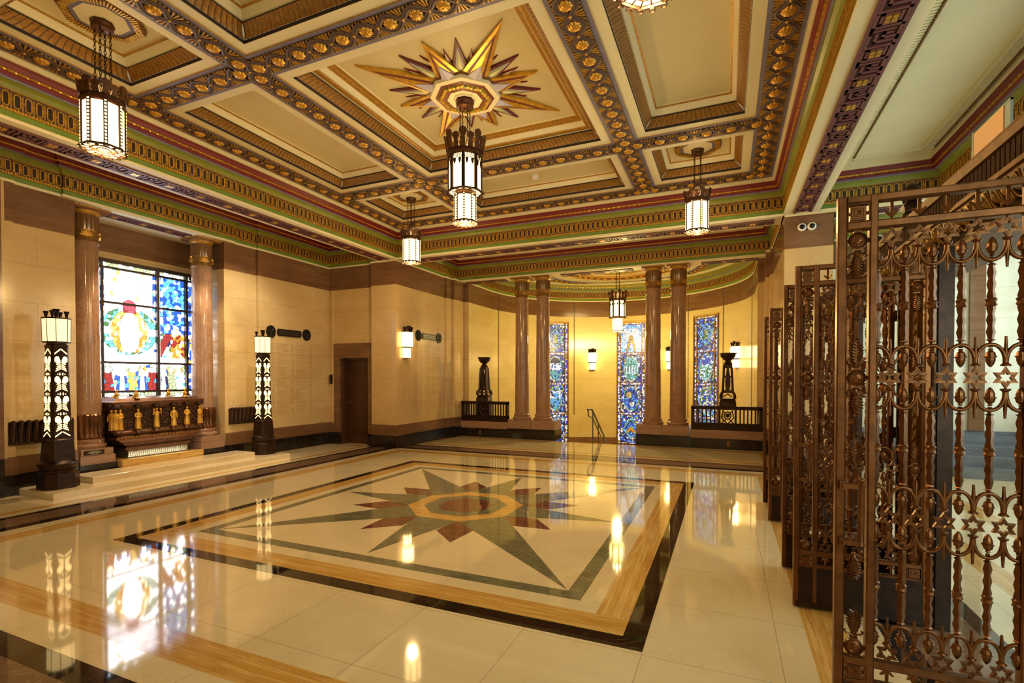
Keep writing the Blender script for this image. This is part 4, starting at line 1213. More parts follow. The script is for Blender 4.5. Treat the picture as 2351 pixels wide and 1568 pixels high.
# ---------------------------------------------------------------- columns
def column(label, loc, r, z0, group, lotus=False, top=3.97):
    c = thing('marble_column', label, 'column', loc, 0, group); c['kind'] = 'thing'
    b = MB('column_marble'); q = r * 1.24
    pr = [(q, z0), (q * 1.05, z0 + 0.02), (q * 1.05, z0 + 0.045), (q, z0 + 0.06), (q * 0.90, z0 + 0.07), (q * 0.90, z0 + 0.085), (q * 0.94, z0 + 0.10), (q * 0.94, z0 + 0.115), (q * 0.86, z0 + 0.135), (r * 1.02, z0 + 0.15)]
    b.lathe(pr, 40, (0, 0, 0)); b.build('base', c)
    zs = z0 + 0.15; ze = 3.47
    s = MB('column_marble')
    s.lathe([(r * (1.0 - 0.12 * k / 8), zs + (ze - zs) * k / 8) for k in range(9)], 48, (0, 0, 0)); s.build('shaft', c)
    rt = r * 0.88
    cp = MB('gilt_bronze')
    cp.lathe([(rt * 1.08, ze - 0.02, 'column_marble'), (rt * 1.12, ze - 0.005, 'column_marble'), (rt * 1.04, ze + 0.015, 'gold_dark'), (rt * 1.03, ze + 0.17, 'gilt_bronze'), (rt * 1.05, ze + 0.18, 'brown_marble'), (rt * 1.05, top - 0.10, 'gold'), (rt * 1.12, top - 0.09, 'gold'), (rt * 1.24, top - 0.06, 'gold'), (rt * 1.24, top - 0.05, 'gold')], 48, (0, 0, 0))
    for i in range(20):                    # reeds of the necking
        a = 2 * pi * i / 20
        cp.tube([(rt * 1.06 * cos(a), rt * 1.06 * sin(a), ze + 0.18), (rt * 1.06 * cos(a), rt * 1.06 * sin(a), top - 0.11)], 0.007, 4, 'gold_dark')
    for i in range(4):                     # palmettes
        a = i * pi / 2 + (-pi / 4 if not lotus else -0.35)
        R = rt * 1.05
        fr = lambda u, v, w: ((R + w) * cos(a) - u * sin(a), (R + w) * sin(a) + u * cos(a), ze + 0.07 + v)
        for q in range(-3, 4):
            t = q * 0.42; du, dv = sin(t), cos(t)
            cp.prism([(0, 0), (du * 0.05 - dv * 0.010, dv * 0.07 + du * 0.01), (du * 0.085, dv * 0.105), (du * 0.05 + dv * 0.010, dv * 0.07 - du * 0.01)], -0.01, 0.016, 'bright_gold', fr)
    cp.build('capital', c)
    ab = MB('gold_dark'); h = rt * 1.42
    ab.box(-h, h, -h, h, top - 0.05, top, 'brown_marble'); ab.box(-h * 1.04, h * 1.04, -h * 1.04, h * 1.04, top - 0.022, top - 0.004, 'gold')
    ab.build('abacus', c)
    if lotus:
        l = MB('copper_lotus')
        fl = lambda a, z: 1 + 0.06 * abs(sin(9 * a))
        l.lathe([(r * 1.04, z0 + 0.135), (r * 1.13, z0 + 0.16), (r * 1.06, z0 + 0.22), (r * 1.09, z0 + 0.38), (r * 1.13, z0 + 0.48), (r * 1.02, z0 + 0.50)], 108, (0, 0, 0), flute=fl)
        for i in range(18):
            a = 2 * pi * (i + 0.5) / 18; R = r * 1.13
            l.tube([(R * 0.97 * cos(a), R * 0.97 * sin(a), z0 + 0.18), (R * cos(a), R * sin(a), z0 + 0.36), (R * 1.03 * cos(a), R * 1.03 * sin(a), z0 + 0.475)], [0.006, 0.014, 0.010], 6)
        l.build('lotus_band', c)
    return c
column('marble column left of the big stained window, behind the left lamp standard', (-5.835, -0.885, 0), 0.175, 0.47, 'columns of the shrine recess', True)
column('marble column right of the big stained window, beside the gilded shrine', (-5.835, 0.885, 0), 0.175, 0.47, 'columns of the shrine recess', True)
for x, l in ((-1.87, 'first of the four tall apse columns counted from the left balustrade'), (-1.315, 'second of the four tall apse columns, left of the handrail and its window'),
             (1.30, 'third of the four tall apse columns, hiding part of the middle stained window'), (1.835, 'fourth of the four tall apse columns, beside the right balustrade')):
    column(l, (x, 6.38, 0), 0.178, 0.47, 'columns in front of the apse')
def plinth(label, x0, x1, y0, y1, joint=True):
    t = thing('column_plinth', label, 'plinth', ((x0 + x1) / 2, (y0 + y1) / 2, 0)); t['kind'] = 'thing'
    w, d = (x1 - x0) / 2, (y1 - y0) / 2
    a = MB('black_marble'); a.box(-w, w, -d, d, 0, 0.25, 'black_marble'); a.build('base_course', t)
    b = MB('step_marble')
    if joint and w > 0.4:
        for s_ in (-1, 1): b.box(*sorted((s_ * 0.006, s_ * (w - 0.01))), -d + 0.01, d - 0.01, 0.25, 0.47)
        b.box(-w + 0.03, w - 0.03, -d + 0.03, d - 0.03, 0.25, 0.465)
    else:
        b.box(-w + 0.012, w - 0.012, -d + 0.012, d - 0.012, 0.25, 0.37); b.box(-w + 0.03, w - 0.03, -d + 0.03, d - 0.03, 0.37, 0.47)
    b.build('upper_course', t)
    return t
plinth('long two-course marble plinth under the left pair of apse columns', -2.165, -0.93, 6.13, 6.66)
plinth('long two-course marble plinth under the right pair of apse columns', 0.96, 2.09, 6.13, 6.66)
pl = plinth('small marble plinth under the column left of the stained window', XW + 0.01, -5.555, -1.115, -0.65, False)
v = MB('bronze_dark'); v.T = lambda a, b_, c_: (0.392 + c_, a, 0.42 + b_)
v.prism([(-0.17, -0.03), (0.08, -0.03), (0.08, 0.03), (-0.17, 0.03)], 0, 0.006, 'bronze_dark'); v.prism([(-0.14, 0.0), (-0.09, 0.022), (0.0, 0.022), (0.05, 0), (0.0, -0.022), (-0.09, -0.022)], 0.005, 0.012, 'pewter')
v.T = None; v.build('vent_plate', pl)
plinth('small marble plinth under the column right of the stained window', XW + 0.01, -5.555, 0.65, 1.115, False)

# steps of the shrine
def slab(name, label, x0, x1, y0, y1, z0, z1, m='pale_step', cat='step'):
    o = thing(name, label, cat, ((x0 + x1) / 2, (y0 + y1) / 2, z0)); w, d = (x1 - x0) / 2, (y1 - y0) / 2
    b = MB(m); e = 0.006
    pts = lambda k: [(-w + k, -d + k), (w - k, -d + k), (w - k, d - k), (-w + k, d - k)]
    loft(b, [(0, pts(0)), (z1 - z0 - e, pts(0)), (z1 - z0, pts(e))], m)
    b2 = b.build('slab', o, smooth=False)
    return o
slab('marble_step', 'long low cream marble step carrying the two lamp standards', -5.548, -4.715, -1.80, 1.80, 0.0, 0.08)
slab('marble_step', 'shorter cream marble step lying on the long lower step before the shrine', -5.455, -4.98, -1.25, 1.25, 0.08, 0.165)
slab('marble_block', 'brownish marble block under the foot of the bronze shrine', XW + 0.01, -5.46, -0.63, 0.63, 0.165, 0.265, 'travertine_y', 'block')

# ---------------------------------------------------------------- the shrine (casket) with its gilt figures
tb = thing('bronze_shrine', 'dark bronze casket with gilded figures standing below the big stained window', 'shrine', (-5.84, 0, 0.265))
def rect_loft(mb, rows, m):
    """rows (z, half length along y, x of front); back fixed"""
    loft(mb, [(z, [(-0.36, -h), (xf, -h), (xf, h), (-0.36, h)]) for z, h, xf in rows], m)
ft = MB('pewter')
rect_loft(ft, [(0.0, 0.44, 0.20), (0.012, 0.46, 0.215), (0.10, 0.46, 0.215), (0.115, 0.45, 0.205)], 'pewter')
for i in range(30):
    y = -0.445 + i * 0.0307
    ft.T = lambda u, v, w: (0.216 + w, y + u, 0.055 + v)
    ft.prism([(-0.012, 0.04), (-0.013, 0), (0, -0.042), (0.013, 0), (0.012, 0.04)], 0, 0.008, 'pewter'); ft.T = None
ft.build('foot', tb, ang=30)
ft = MB('gilt_bronze')
rect_loft(ft, [(0.115, 0.47, 0.22), (0.135, 0.50, 0.235), (0.165, 0.50, 0.235), (0.18, 0.47, 0.22), (0.20, 0.52, 0.245), (0.215, 0.52, 0.245), (0.225, 0.55, 0.255), (0.245, 0.55, 0.255), (0.255, 0.59, 0.265), (0.275, 0.60, 0.27), (0.30, 0.64, 0.285), (0.33, 0.655, 0.29), (0.345, 0.63, 0.27)], 'bronze')
for i in range(26):                        # rope moulding
    y = -0.63 + i * 0.0504
    ft.tube([(0.272, y - 0.014, 0.302), (0.290, y + 0.012, 0.335)], 0.012, 5, 'gilt_bronze')
ft.build('pedestal', tb, ang=30)
ch = MB('bronze')
rect_loft(ch, [(0.345, 0.62, 0.235), (0.38, 0.665, 0.255), (0.405, 0.675, 0.262), (0.42, 0.66, 0.25), (0.78, 0.665, 0.25), (0.80, 0.675, 0.26), (0.815, 0.68, 0.265)], 'bronze')
R_ = random.Random(3)
for k, (ya, yb) in enumerate(((-0.55, -0.42), (-0.28, -0.14), (-0.0, 0.13), (0.27, 0.36), (0.47, 0.58))):   # chased foliage panels
    ch.box(0.25, 0.256, ya - 0.03, yb + 0.03, 0.45, 0.76, 'bronze_dark')
    for i in range(70):
        ch.ball((0.257, R_.uniform(ya - 0.015, yb + 0.015), R_.uniform(0.47, 0.745)), R_.uniform(0.008, 0.015), 'bronze', 5, 3)
ch.build('chest', tb, ang=30)
ld = MB('bronze')
rect_loft(ld, [(0.815, 0.69, 0.285), (0.83, 0.705, 0.30), (0.865, 0.705, 0.30), (0.88, 0.69, 0.285), (0.885, 0.64, 0.23), (0.915, 0.62, 0.21), (0.93, 0.53, 0.14)], 'bronze')
ld.build('lid', tb, ang=30)
def statuette(parent, x, y, z, h, rz, arms='fold', m='bright_gold', lean=0.0):
    """small robed figure, one mesh"""
    s = MB(m)
    fold = lambda a, zz: 1 + (0.10 * sin(7 * a + 1.3) if zz < h * 0.55 else 0.03 * sin(5 * a))
    s.lathe([(h * 0.13, 0), (h * 0.15, h * 0.02), (h * 0.125, h * 0.10), (h * 0.115, h * 0.30), (h * 0.11, h * 0.48), (h * 0.115, h * 0.60), (h * 0.13, h * 0.72), (h * 0.11, h * 0.79), (h * 0.05, h * 0.83), (h * 0.042, h * 0.86)], 22, (0, 0, 0), flute=fold, sx=0.8)
    s.ball((h * 0.012, 0, h * 0.925), h * 0.062, m, 10, 8, 1.2); s.ball((-h * 0.015, 0, h * 0.935), h * 0.068, m, 10, 6, 1.1)
    s.ball((h * 0.066, 0, h * 0.918), h * 0.014, m, 5, 4)
    for q in (-1, 1):
        sh_ = (0, q * h * 0.115, h * 0.75)
        if arms == 'fold': pts = [sh_, (h * 0.02, q * h * 0.15, h * 0.60), (h * 0.10, q * h * 0.06, h * 0.58), (h * 0.12, -q * h * 0.01, h * 0.62)]
        elif arms == 'up': pts = [sh_, (h * 0.05, q * h * 0.19, h * 0.66), (h * 0.07, q * h * 0.18, h * 0.80), (h * 0.06, q * h * 0.16, h * 0.90)]
        else: pts = [sh_, (h * 0.0, q * h * 0.16, h * 0.58), (h * 0.07, q * h * 0.14, h * 0.45), (h * 0.09, q * h * 0.10, h * 0.42)]
        s.tube(pts, [h * 0.042, h * 0.038, h * 0.030, h * 0.022], 7, m)
        s.ball(pts[-1], h * 0.026 if arms != 'up' else h * 0.05, m, 6, 4)
    for q in (-0.05, 0.05): s.ball((h * 0.11, q * h, h * 0.015), h * 0.035, m, 6, 4, 0.5)
    o = s.build('statuette', parent, ang=60); o.location = (x, y, z); o.rotation_euler = (0, lean, rz)
    return o
def niche(y, x=0.262, w=0.05):
    n_ = MB('bronze_dark')
    n_.lathe([(0.012, 0.375), (w * 0.75, 0.405), (w * 0.95, 0.43), (w, 0.438), (w, 0.444), (w * 0.6, 0.446)], 14, (x, y, 0), 'bronze')
    n_.lathe([(w * 0.5, 0.775), (w * 1.15, 0.78), (w * 1.15, 0.80), (w * 0.9, 0.825), (w * 0.3, 0.838)], 14, (x, y, 0), 'bronze_dark')
    n_.box(x - 0.012, x - 0.004, y - 0.02, y + 0.02, 0.40, 0.80, 'bronze_dark')
    n_.build('niche', tb)
for y, ar in ((-0.345, 'fold'), (-0.07, 'up'), (0.20, 'down'), (0.42, 'fold')):
    niche(y); statuette(tb, 0.272, y, 0.446, 0.315, 0, ar)
for y, w, figs in ((-0.64, 0.075, ((0.285, -0.60, 0.3), (0.235, -0.685, -0.9), (0.275, -0.655, -0.3))), (0.645, 0.06, ((0.268, 0.64, 0.4), (0.22, 0.695, 1.2)))):
    niche(y, 0.255, w)
    for a_, (fx, fy, rz) in enumerate(figs): statuette(tb, fx, fy, 0.446, 0.315, rz, 'fold' if a_ != 1 else 'down')
def kneeler(x, y, rz):
    h = 0.16; s = MB('bright_gold')
    s.lathe([(0.045, 0), (0.05, 0.008), (0.042, 0.016)], 12, (0, 0, 0), 'bronze_dark')
    s.ball((-0.014, 0, 0.035), 0.034, 'bright_gold', 10, 6, 0.62, 1.35); s.tube([(-0.03, 0, 0.03), (0.0, 0, 0.07), (0.0, 0, 0.105), (0.004, 0, 0.118)], [0.032, 0.028, 0.024, 0.010], 9)
    s.ball((0.006, 0, 0.138), 0.020, 'bright_gold', 8, 6, 1.15)
    for q in (-1, 1): s.tube([(0, q * 0.024, 0.106), (0.012, q * 0.026, 0.078), (0.032, q * 0.006, 0.09)], [0.010, 0.009, 0.006], 6); s.ball((0.03, q * 0.016, 0.022), 0.016, 'bright_gold', 6, 4, 0.8, 1.5)
    o = s.build('kneeling_figure', tb, ang=60); o.location = (x, y, 0.89); o.rotation_euler = (0, 0, rz)
for x, y, rz in ((0.20, -0.33, 0.4), (0.03, -0.51, 0.6), (0.18, 0.45, -0.2), (-0.02, 0.30, 0.2)): kneeler(x, y, rz)

# bronze lotus friezes on the wall either side of the shrine recess
def lotus_frieze(label, y0, y1):
    t = thing('lotus_frieze', label, 'wall frieze', (XL + (0.05 if y0 < 0 else 0.0), (y0 + y1) / 2, 0.64)); L = (y1 - y0) / 2
    b = MB('bronze_dark'); b.box(0.001, 0.02, -L, L, 0.0, 0.29, 'bronze_dark'); b.tube([(0.02, -L, 0.012), (0.02, L, 0.012)], 0.014, 6)
    b.build('band', t)
    n = max(2, round(2 * L / 0.078))
    for i in range(n):
        y = -L + (i + 0.5) * 2 * L / n; w = L / n
        p = MB('bronze'); k = 8; vs = []
        rows = ((0.0, 0.75, 0.012), (0.08, 0.8, 0.018), (0.18, 0.95, 0.028), (0.27, 1.0, 0.050), (0.305, 0.86, 0.050), (0.315, 0.4, 0.036))
        for z, f, d in rows:
            for j in range(k + 1):
                a = -1 + 2 * j / k
                vs.append((0.018 + d * (1 - a * a) + 0.004, y + a * w * f, z + (-0.012 * a * a if z > 0.25 else 0)))
        fs = [(r_ * (k + 1) + j, r_ * (k + 1) + j + 1, (r_ + 1) * (k + 1) + j + 1, (r_ + 1) * (k + 1) + j) for r_ in range(len(rows) - 1) for j in range(k)]
        p.add(vs, fs, 'bronze_dark')
        p.tube([(0.045, y, 0.02), (0.05, y, 0.18), (0.068, y, 0.27)], [0.004, 0.008, 0.004], 5, 'bronze')
        for q in (-1, 1): p.tube([(0.036, y, 0.03), (0.046, y + q * w * 0.5, 0.16), (0.055, y + q * w * 0.55, 0.25)], [0.003, 0.005, 0.003], 4, 'bronze')
        p.build('petal', t, ang=60)
lotus_frieze('bronze lotus-leaf frieze on the wall behind the left lamp standard', -1.885, -1.20)
lotus_frieze('bronze lotus-leaf frieze on the wall between the right window column and lamp standard', 1.20, 1.78)

# ---------------------------------------------------------------- door, call box, boards with names
d = bpy.data.objects.new('door_1', None); COL.objects.link(d); d['kind'] = 'structure'; d.location = (DX0, 3.94, 0)
W = DX1 - DX0
m = MB('dark_wood'); m.box(0, 0.07, -0.20, 0.06, 0, DZ); m.box(W - 0.03, W, -0.10, 0.06, 0, DZ); m.box(0, W, -0.12, 0.06, DZ - 0.04, DZ); m.build('door_frame', d, smooth=False)
m = MB('dark_wood'); m.box(0.07, W - 0.03, 0, 0.045, 0.01, DZ - 0.04)
for x0, x1, z0, z1 in ((0.07, 0.17, 0.01, DZ - 0.04), (W - 0.13, W - 0.03, 0.01, DZ - 0.04), (0.17, W - 0.13, DZ - 0.16, DZ - 0.04), (0.17, W - 0.13, 0.01, 0.20)): m.box(x0, x1, -0.014, 0.001, z0, z1)
for z0, z1 in ((0.20, DZ - 0.16),): m.ring([(0.17, z0), (W - 0.13, z0), (W - 0.13, z1), (0.17, z1)], [(0.20, z0 + 0.03), (W - 0.16, z0 + 0.03), (W - 0.16, z1 - 0.03), (0.20, z1 - 0.03)], 0.010, 0.0, 'dark_wood', lambda u, v, w: (u, -w, v))
m.build('door_leaf', d, smooth=False)
m = MB('brass_plate'); m.ball((0.115, -0.05, 0.92), 0.022); m.tube([(0.115, -0.05, 0.92), (0.115, -0.01, 0.92)], 0.009, 8); m.lathe([(0.024, 0), (0.024, 0.005)], 12, (0, 0, 0), 'brass_plate') if False else None
m.build('door_knob', d)
cb = thing('call_box', 'small dark call box on the wall left of the brown door', 'box', (-5.45, 3.66, 1.36))
m = MB('black_iron'); m.box(-0.03, 0.03, -0.02, 0.02, 0, 0.21); m.box(-0.026, 0.026, -0.03, -0.02, 0.02, 0.19, 'bronze_dark'); m.build('case', cb)
m = MB('brass_plate'); m.ball((0, -0.032, 0.06), 0.010); m.build('button', cb)

def name_board(label, loc, rz, length, lit):
    """two oval roundels and a long tablet; local x along the wall, -y into the room"""
    t = thing('name_tablet', label, 'plaque', loc, rz)
    fr = lambda u, v, w: (u, -w, v)
    m_ = 'black_iron'
    p = MB(m_); h = 0.072; a, b = -length / 2 + 0.26, length / 2 - 0.26
    p.prism([(a + 0.03, -h), (b - 0.03, -h), (b, -h * 0.55), (b, h * 0.55), (b - 0.03, h), (a + 0.03, h), (a, h * 0.55), (a, -h * 0.55)], 0, 0.022, m_, fr)
    for v in (-0.022, 0.022):                # raised lettering, too small to read
        R = random.Random(5); u = a + 0.05
        while u < b - 0.06:
            w = R.uniform(0.006, 0.014); p.prism([(u, v - 0.009), (u + w, v - 0.009), (u + w, v + 0.009), (u, v + 0.009)], 0.022, 0.025, 'steel', fr); u += w + R.choice((0.005, 0.005, 0.014))
    p.build('tablet', t, smooth=False)
    for s_ in (-1, 1):
        r = MB(m_); c = s_ * (length / 2 - 0.11)
        pts = [(c + 0.11 * cos(q) * (1.0 if abs(cos(q)) > 0.3 else 1.0), 0.125 * sin(q)) for q in [2 * pi * i / 20 for i in range(20)]]
        r.prism(pts, 0, 0.022, m_, fr)
        r.ring([(c + 0.095 * cos(q), 0.108 * sin(q)) for q in [2 * pi * i / 20 for i in range(20)]], [(c + 0.08 * cos(q), 0.092 * sin(q)) for q in [2 * pi * i / 20 for i in range(20)]], 0.02, 0.030, m_, fr)
        for q in range(8):
            an = 2 * pi * q / 8; r.tube([(c, -0.024, 0), (c + 0.07 * cos(an), -0.028, 0.08 * sin(an))], 0.009, 5, m_)
        r.build('roundel', t)
    return t
name_board('dark tablet with two oval roundels high on the wall right of the right lamp standard', (XL + 0.051, 2.55, 2.42), radians(90), 1.14, 0)
name_board('dark tablet with two oval roundels above the names beside the wall lantern', (-H + 0.001, 4.86, 2.46), radians(90), 1.10, 1)
def names(label, loc, rz, cols, z0, z1, seed):
    t = MB('ink'); R = random.Random(seed)
    rows = int((z1 - z0) / 0.036)
    for a, b in cols:
        for k in range(rows):
            z = z1 - k * 0.036
            if R.random() < 0.03: continue
            u = a; e = b if b - a < 0.12 else a + (b - a) * R.uniform(0.55, 1.0)
            while u < e:
                w = R.uniform(0.012, 0.05); w = min(w, e - u)
                t.prism([(u, z), (u + w, z), (u + w, z + 0.013), (u, z + 0.013)], 0.0, 0.0012, 'ink', lambda x, v, q: (x, -q, v))
                u += w + R.choice((0.006, 0.006, 0.02))
    o = t.build('wall_lettering', None, smooth=False); o.location = loc; o.rotation_euler = (0, 0, rz)
    tag(o, label, 'lettering')
names('rows of small names cut in the marble under the tablet right of the lamp standard', (XL + 0.051, 2.6, 0), radians(90), ((-0.50, -0.42), (-0.36, -0.02), (0.0, 0.08), (0.12, 0.46), (0.49, 0.56)), 0.72, 2.18, 1)
names('rows of small names cut in the marble under the tablet beside the wall lantern', (-H + 0.001, 4.86, 0), radians(90), ((-0.62, -0.40), (-0.34, -0.22), (-0.16, 0.14), (0.18, 0.30), (0.34, 0.60)), 0.72, 2.24, 2)

# ---------------------------------------------------------------- low walls, balustrades and urn pedestals of the apse
def low_wall(name, x0, x1):
    b = MB('black_marble'); b.box(x0, x1, 6.16, 6.55, 0, 0.22, 'black_marble'); b.box(x0, x1, 6.17, 6.55, 0.22, 0.395, 'step_marble')
    struct(b, name)
low_wall('wall_low_left', -3.52, -2.17); low_wall('wall_low_right', 2.095, 3.52)
def balustrade(label, x0, x1, xc):
    t = thing('balustrade', label, 'balustrade', (xc, 6.28, 0.395))
    a, b = x0 - xc, x1 - xc
    r = MB('bronze_dark'); r.box(a, b, -0.055, 0.055, 0.43, 0.475); r.box(a, b, -0.075, 0.075, 0.475, 0.505); r.build('top_rail', t, smooth=False)
    r = MB('bronze_dark'); r.box(a, b, -0.07, 0.07, 0.0, 0.10); r.box(a, b, -0.05, 0.05, 0.10, 0.15); r.build('bottom_rail', t, smooth=False)
    for e in (a, b - 0.06): 
        r = MB('bronze_dark'); r.box(e, e + 0.06, -0.055, 0.055, 0.0, 0.50); r.build('post', t, smooth=False)
    for lo, hi in ((a + 0.06, -0.17), (0.17, b - 0.06)):
        n = 5 if hi - lo < 0.5 else 6
        for i in range(n):
            x = lo + (hi - lo) * (i + 1) / (n + 1)
            r = MB('bronze_dark'); r.box(x - 0.014, x + 0.014, -0.018, 0.018, 0.14, 0.44); r.build('baluster', t, smooth=False)
    p = MB('bronze_dark')
    fr = lambda u, v, w: (u, -w, v)
    p.ring([(-0.175, 0.05), (0.175, 0.05), (0.175, 0.5), (-0.175, 0.5)], [(-0.135, 0.12), (0.135, 0.12), (0.135, 0.43), (-0.135, 0.43)], -0.07, 0.08, 'bronze_dark', fr)
    p.tube([(0.065 * cos(q), -0.05, 0.31 + 0.075 * sin(q)) for q in [2 * pi * i / 16 for i in range(16)]], 0.014, 6, 0, True)
    for q in (-1, 1):
        p.tube([(0, -0.05, 0.13), (q * 0.05, -0.05, 0.19), (q * 0.12, -0.05, 0.26), (q * 0.09, -0.05, 0.40)], 0.013, 6); p.tube([(q * 0.03, -0.05, 0.24), (q * 0.12, -0.05, 0.14)], 0.012, 6); p.tube([(0, -0.05, 0.31), (q * 0.10, -0.05, 0.42)], 0.012, 6)
    p.ball((0, -0.05, 0.31), 0.045, 0, 10, 6); p.box(-0.13, 0.13, 0.02, 0.03, 0.12, 0.43, 'bronze_dark') if xc < 0 else None
    p.build('centre_panel', t)
balustrade('dark bronze balustrade between the left pier wall and the apse columns', -3.50, -2.20, -2.87)
balustrade('dark bronze balustrade between the right apse columns and the gates', 2.12, 3.50, 2.84)
def urn(label, x):
    t = thing('urn_pedestal', label, 'pedestal', (x, 6.28, 0.90))
    sq = lambda h: chsq(h, h * 0.25)
    b = MB('bronze_dark'); loft(b, [(z, sq(h)) for z, h in ((0, 0.165), (0.10, 0.16), (0.112, 0.150), (0.13, 0.155), (0.15, 0.145), (0.165, 0.15))])
    for i in range(13):
        for q in (-1,): b.box(-0.15 + i * 0.0235, -0.138 + i * 0.0235, -0.164, -0.155, 0.012, 0.09)
    b.build('base', t)
    s = MB('bronze_dark')
    for sx, sy in ((1, 1), (1, -1), (-1, 1), (-1, -1)):
        s.tube([(sx * 0.135, sy * 0.135, 0.16), (sx * 0.13, sy * 0.13, 0.24), (sx * 0.095, sy * 0.095, 0.31), (sx * 0.082, sy * 0.082, 0.62), (sx * 0.068, sy * 0.068, 0.86)], [0.036, 0.034, 0.028, 0.026, 0.024], 6)
    for z0, z1, h in ((0.28, 0.34, 0.105), (0.60, 0.64, 0.085), (0.80, 0.88, 0.078)): loft(s, [(z0, sq(h)), (z1, sq(h * 0.98))])
    for i in range(4):
        c, d_ = cos(i * pi / 2), sin(i * pi / 2)
        s.T = lambda u, v, w: ((0.093 + w - 0.03 * (v - 0.3)) * c - u * d_, (0.093 + w - 0.03 * (v - 0.3)) * d_ + u * c, v)
        s.tube([(-0.045, 0.35, 0), (0, 0.44, 0), (-0.02, 0.52, 0), (-0.04, 0.60, 0)], 0.010, 5); s.tube([(0.045, 0.35, 0), (0, 0.44, 0), (0.02, 0.52, 0), (0.04, 0.60, 0)], 0.010, 5)
        s.prism([(-0.02, 0.33), (0.02, 0.33), (0.05, 0.42), (0.052, 0.55), (0.022, 0.80), (-0.022, 0.80), (-0.052, 0.55), (-0.05, 0.42)], -0.008, 0.008)
        s.tube([(-0.04, 0.66, -0.01), (0, 0.72, -0.01), (0.04, 0.66, -0.01)], 0.009, 5); s.tube([(-0.08, 0.20, 0.03), (0, 0.26, 0.03), (0.08, 0.20, 0.03)], 0.012, 5)
        s.T = None
    s.build('pierced_shaft', t)
    u_ = MB('bronze_dark'); u_.lathe([(0.10, 0.87), (0.085, 0.90), (0.055, 0.94), (0.06, 0.96), (0.10, 0.99), (0.145, 1.04), (0.152, 1.09), (0.170, 1.095), (0.170, 1.12), (0.150, 1.12), (0.12, 1.06)], 24, (0, 0, 0)); u_.build('bowl', t)
urn('bronze pedestal with a shallow bowl on the left balustrade', -2.87)
urn('bronze pierced pedestal with a shallow bowl on the right balustrade', 2.84)
for l, x in (('small brass plate in the black marble under the left balustrade', -2.93), ('small brass plate in the black marble under the right balustrade', 2.86)):
    v = thing('vent_plate', l, 'plate', (x, 6.159, 0.07)); m = MB('brass_plate'); m.box(-0.032, 0.032, -0.006, 0.0, 0, 0.10); m.box(-0.024, 0.024, -0.009, -0.006, 0.012, 0.088, 'gold_dark'); m.build('plate', v, smooth=False)

# handrail of the stairs
hr = thing('stair_handrail', 'dark metal handrail going down the stairs between the apse columns', 'handrail', (-0.09, 6.35, 0))
A_, B_ = (0, 0, 0.76), (0.30, 2.0, -0.35)
for dx, nm in ((0, 'rail'),):
    m = MB('steel'); m.tube([(-0.06, -0.14, 0.76), (0.0, 0.0, 0.76), (-0.04, 2.0, -0.36)], 0.024, 8); m.build('rail', hr)
    m = MB('steel'); m.tube([(-0.06, -0.14, 0.76), (-0.05, -0.10, 0.60), (0.0, 0.06, 0.56), (-0.04, 2.0, -0.56)], 0.016, 8); m.build('lower_rail', hr)
for k, (x, y, z0, z1) in enumerate(((0.0, 0.10, -0.30, 0.70), (-0.015, 0.72, -0.60, 0.36), (-0.028, 1.35, -0.90, 0.0))):
    m = MB('steel'); m.tube([(x, y, z0), (x, y, z1)], 0.014, 8); m.build('post', hr)

# cameras on the right pier, smoke detector
for x, l in ((3.855, 'left one of the twin white ball cameras on the right pier'), (3.985, 'right one of the twin white ball cameras on the right pier')):
    t = thing('ball_camera', l, 'camera', (x, 3.585, 3.785)); m = MB('white_plastic')
    fr = lambda u, v, w: (u, -w, v)
    m.T = fr; m.lathe([(0.035, -0.008), (0.056, -0.006), (0.062, 0.012), (0.058, 0.03), (0.045, 0.042), (0.038, 0.044)], 28, (0, 0, 0)); m.T = None; m.build('housing', t)
    m = MB('black_lens'); m.T = fr; m.lathe([(0.040, 0.036), (0.036, 0.05), (0.022, 0.062), (0.004, 0.066)], 24, (0, 0, 0)); m.T = None; m.build('lens', t)
t = thing('smoke_detector', 'small white round detector on the back middle ceiling panel', 'detector', (-0.07, 2.52, 4.80))
m = MB('white_plastic'); m.lathe([(0.055, 0), (0.055, -0.02), (0.048, -0.03), (0.048, -0.045), (0.03, -0.065), (0.005, -0.068)][::-1], 24, (0, 0, 0)); m.build('body', t)
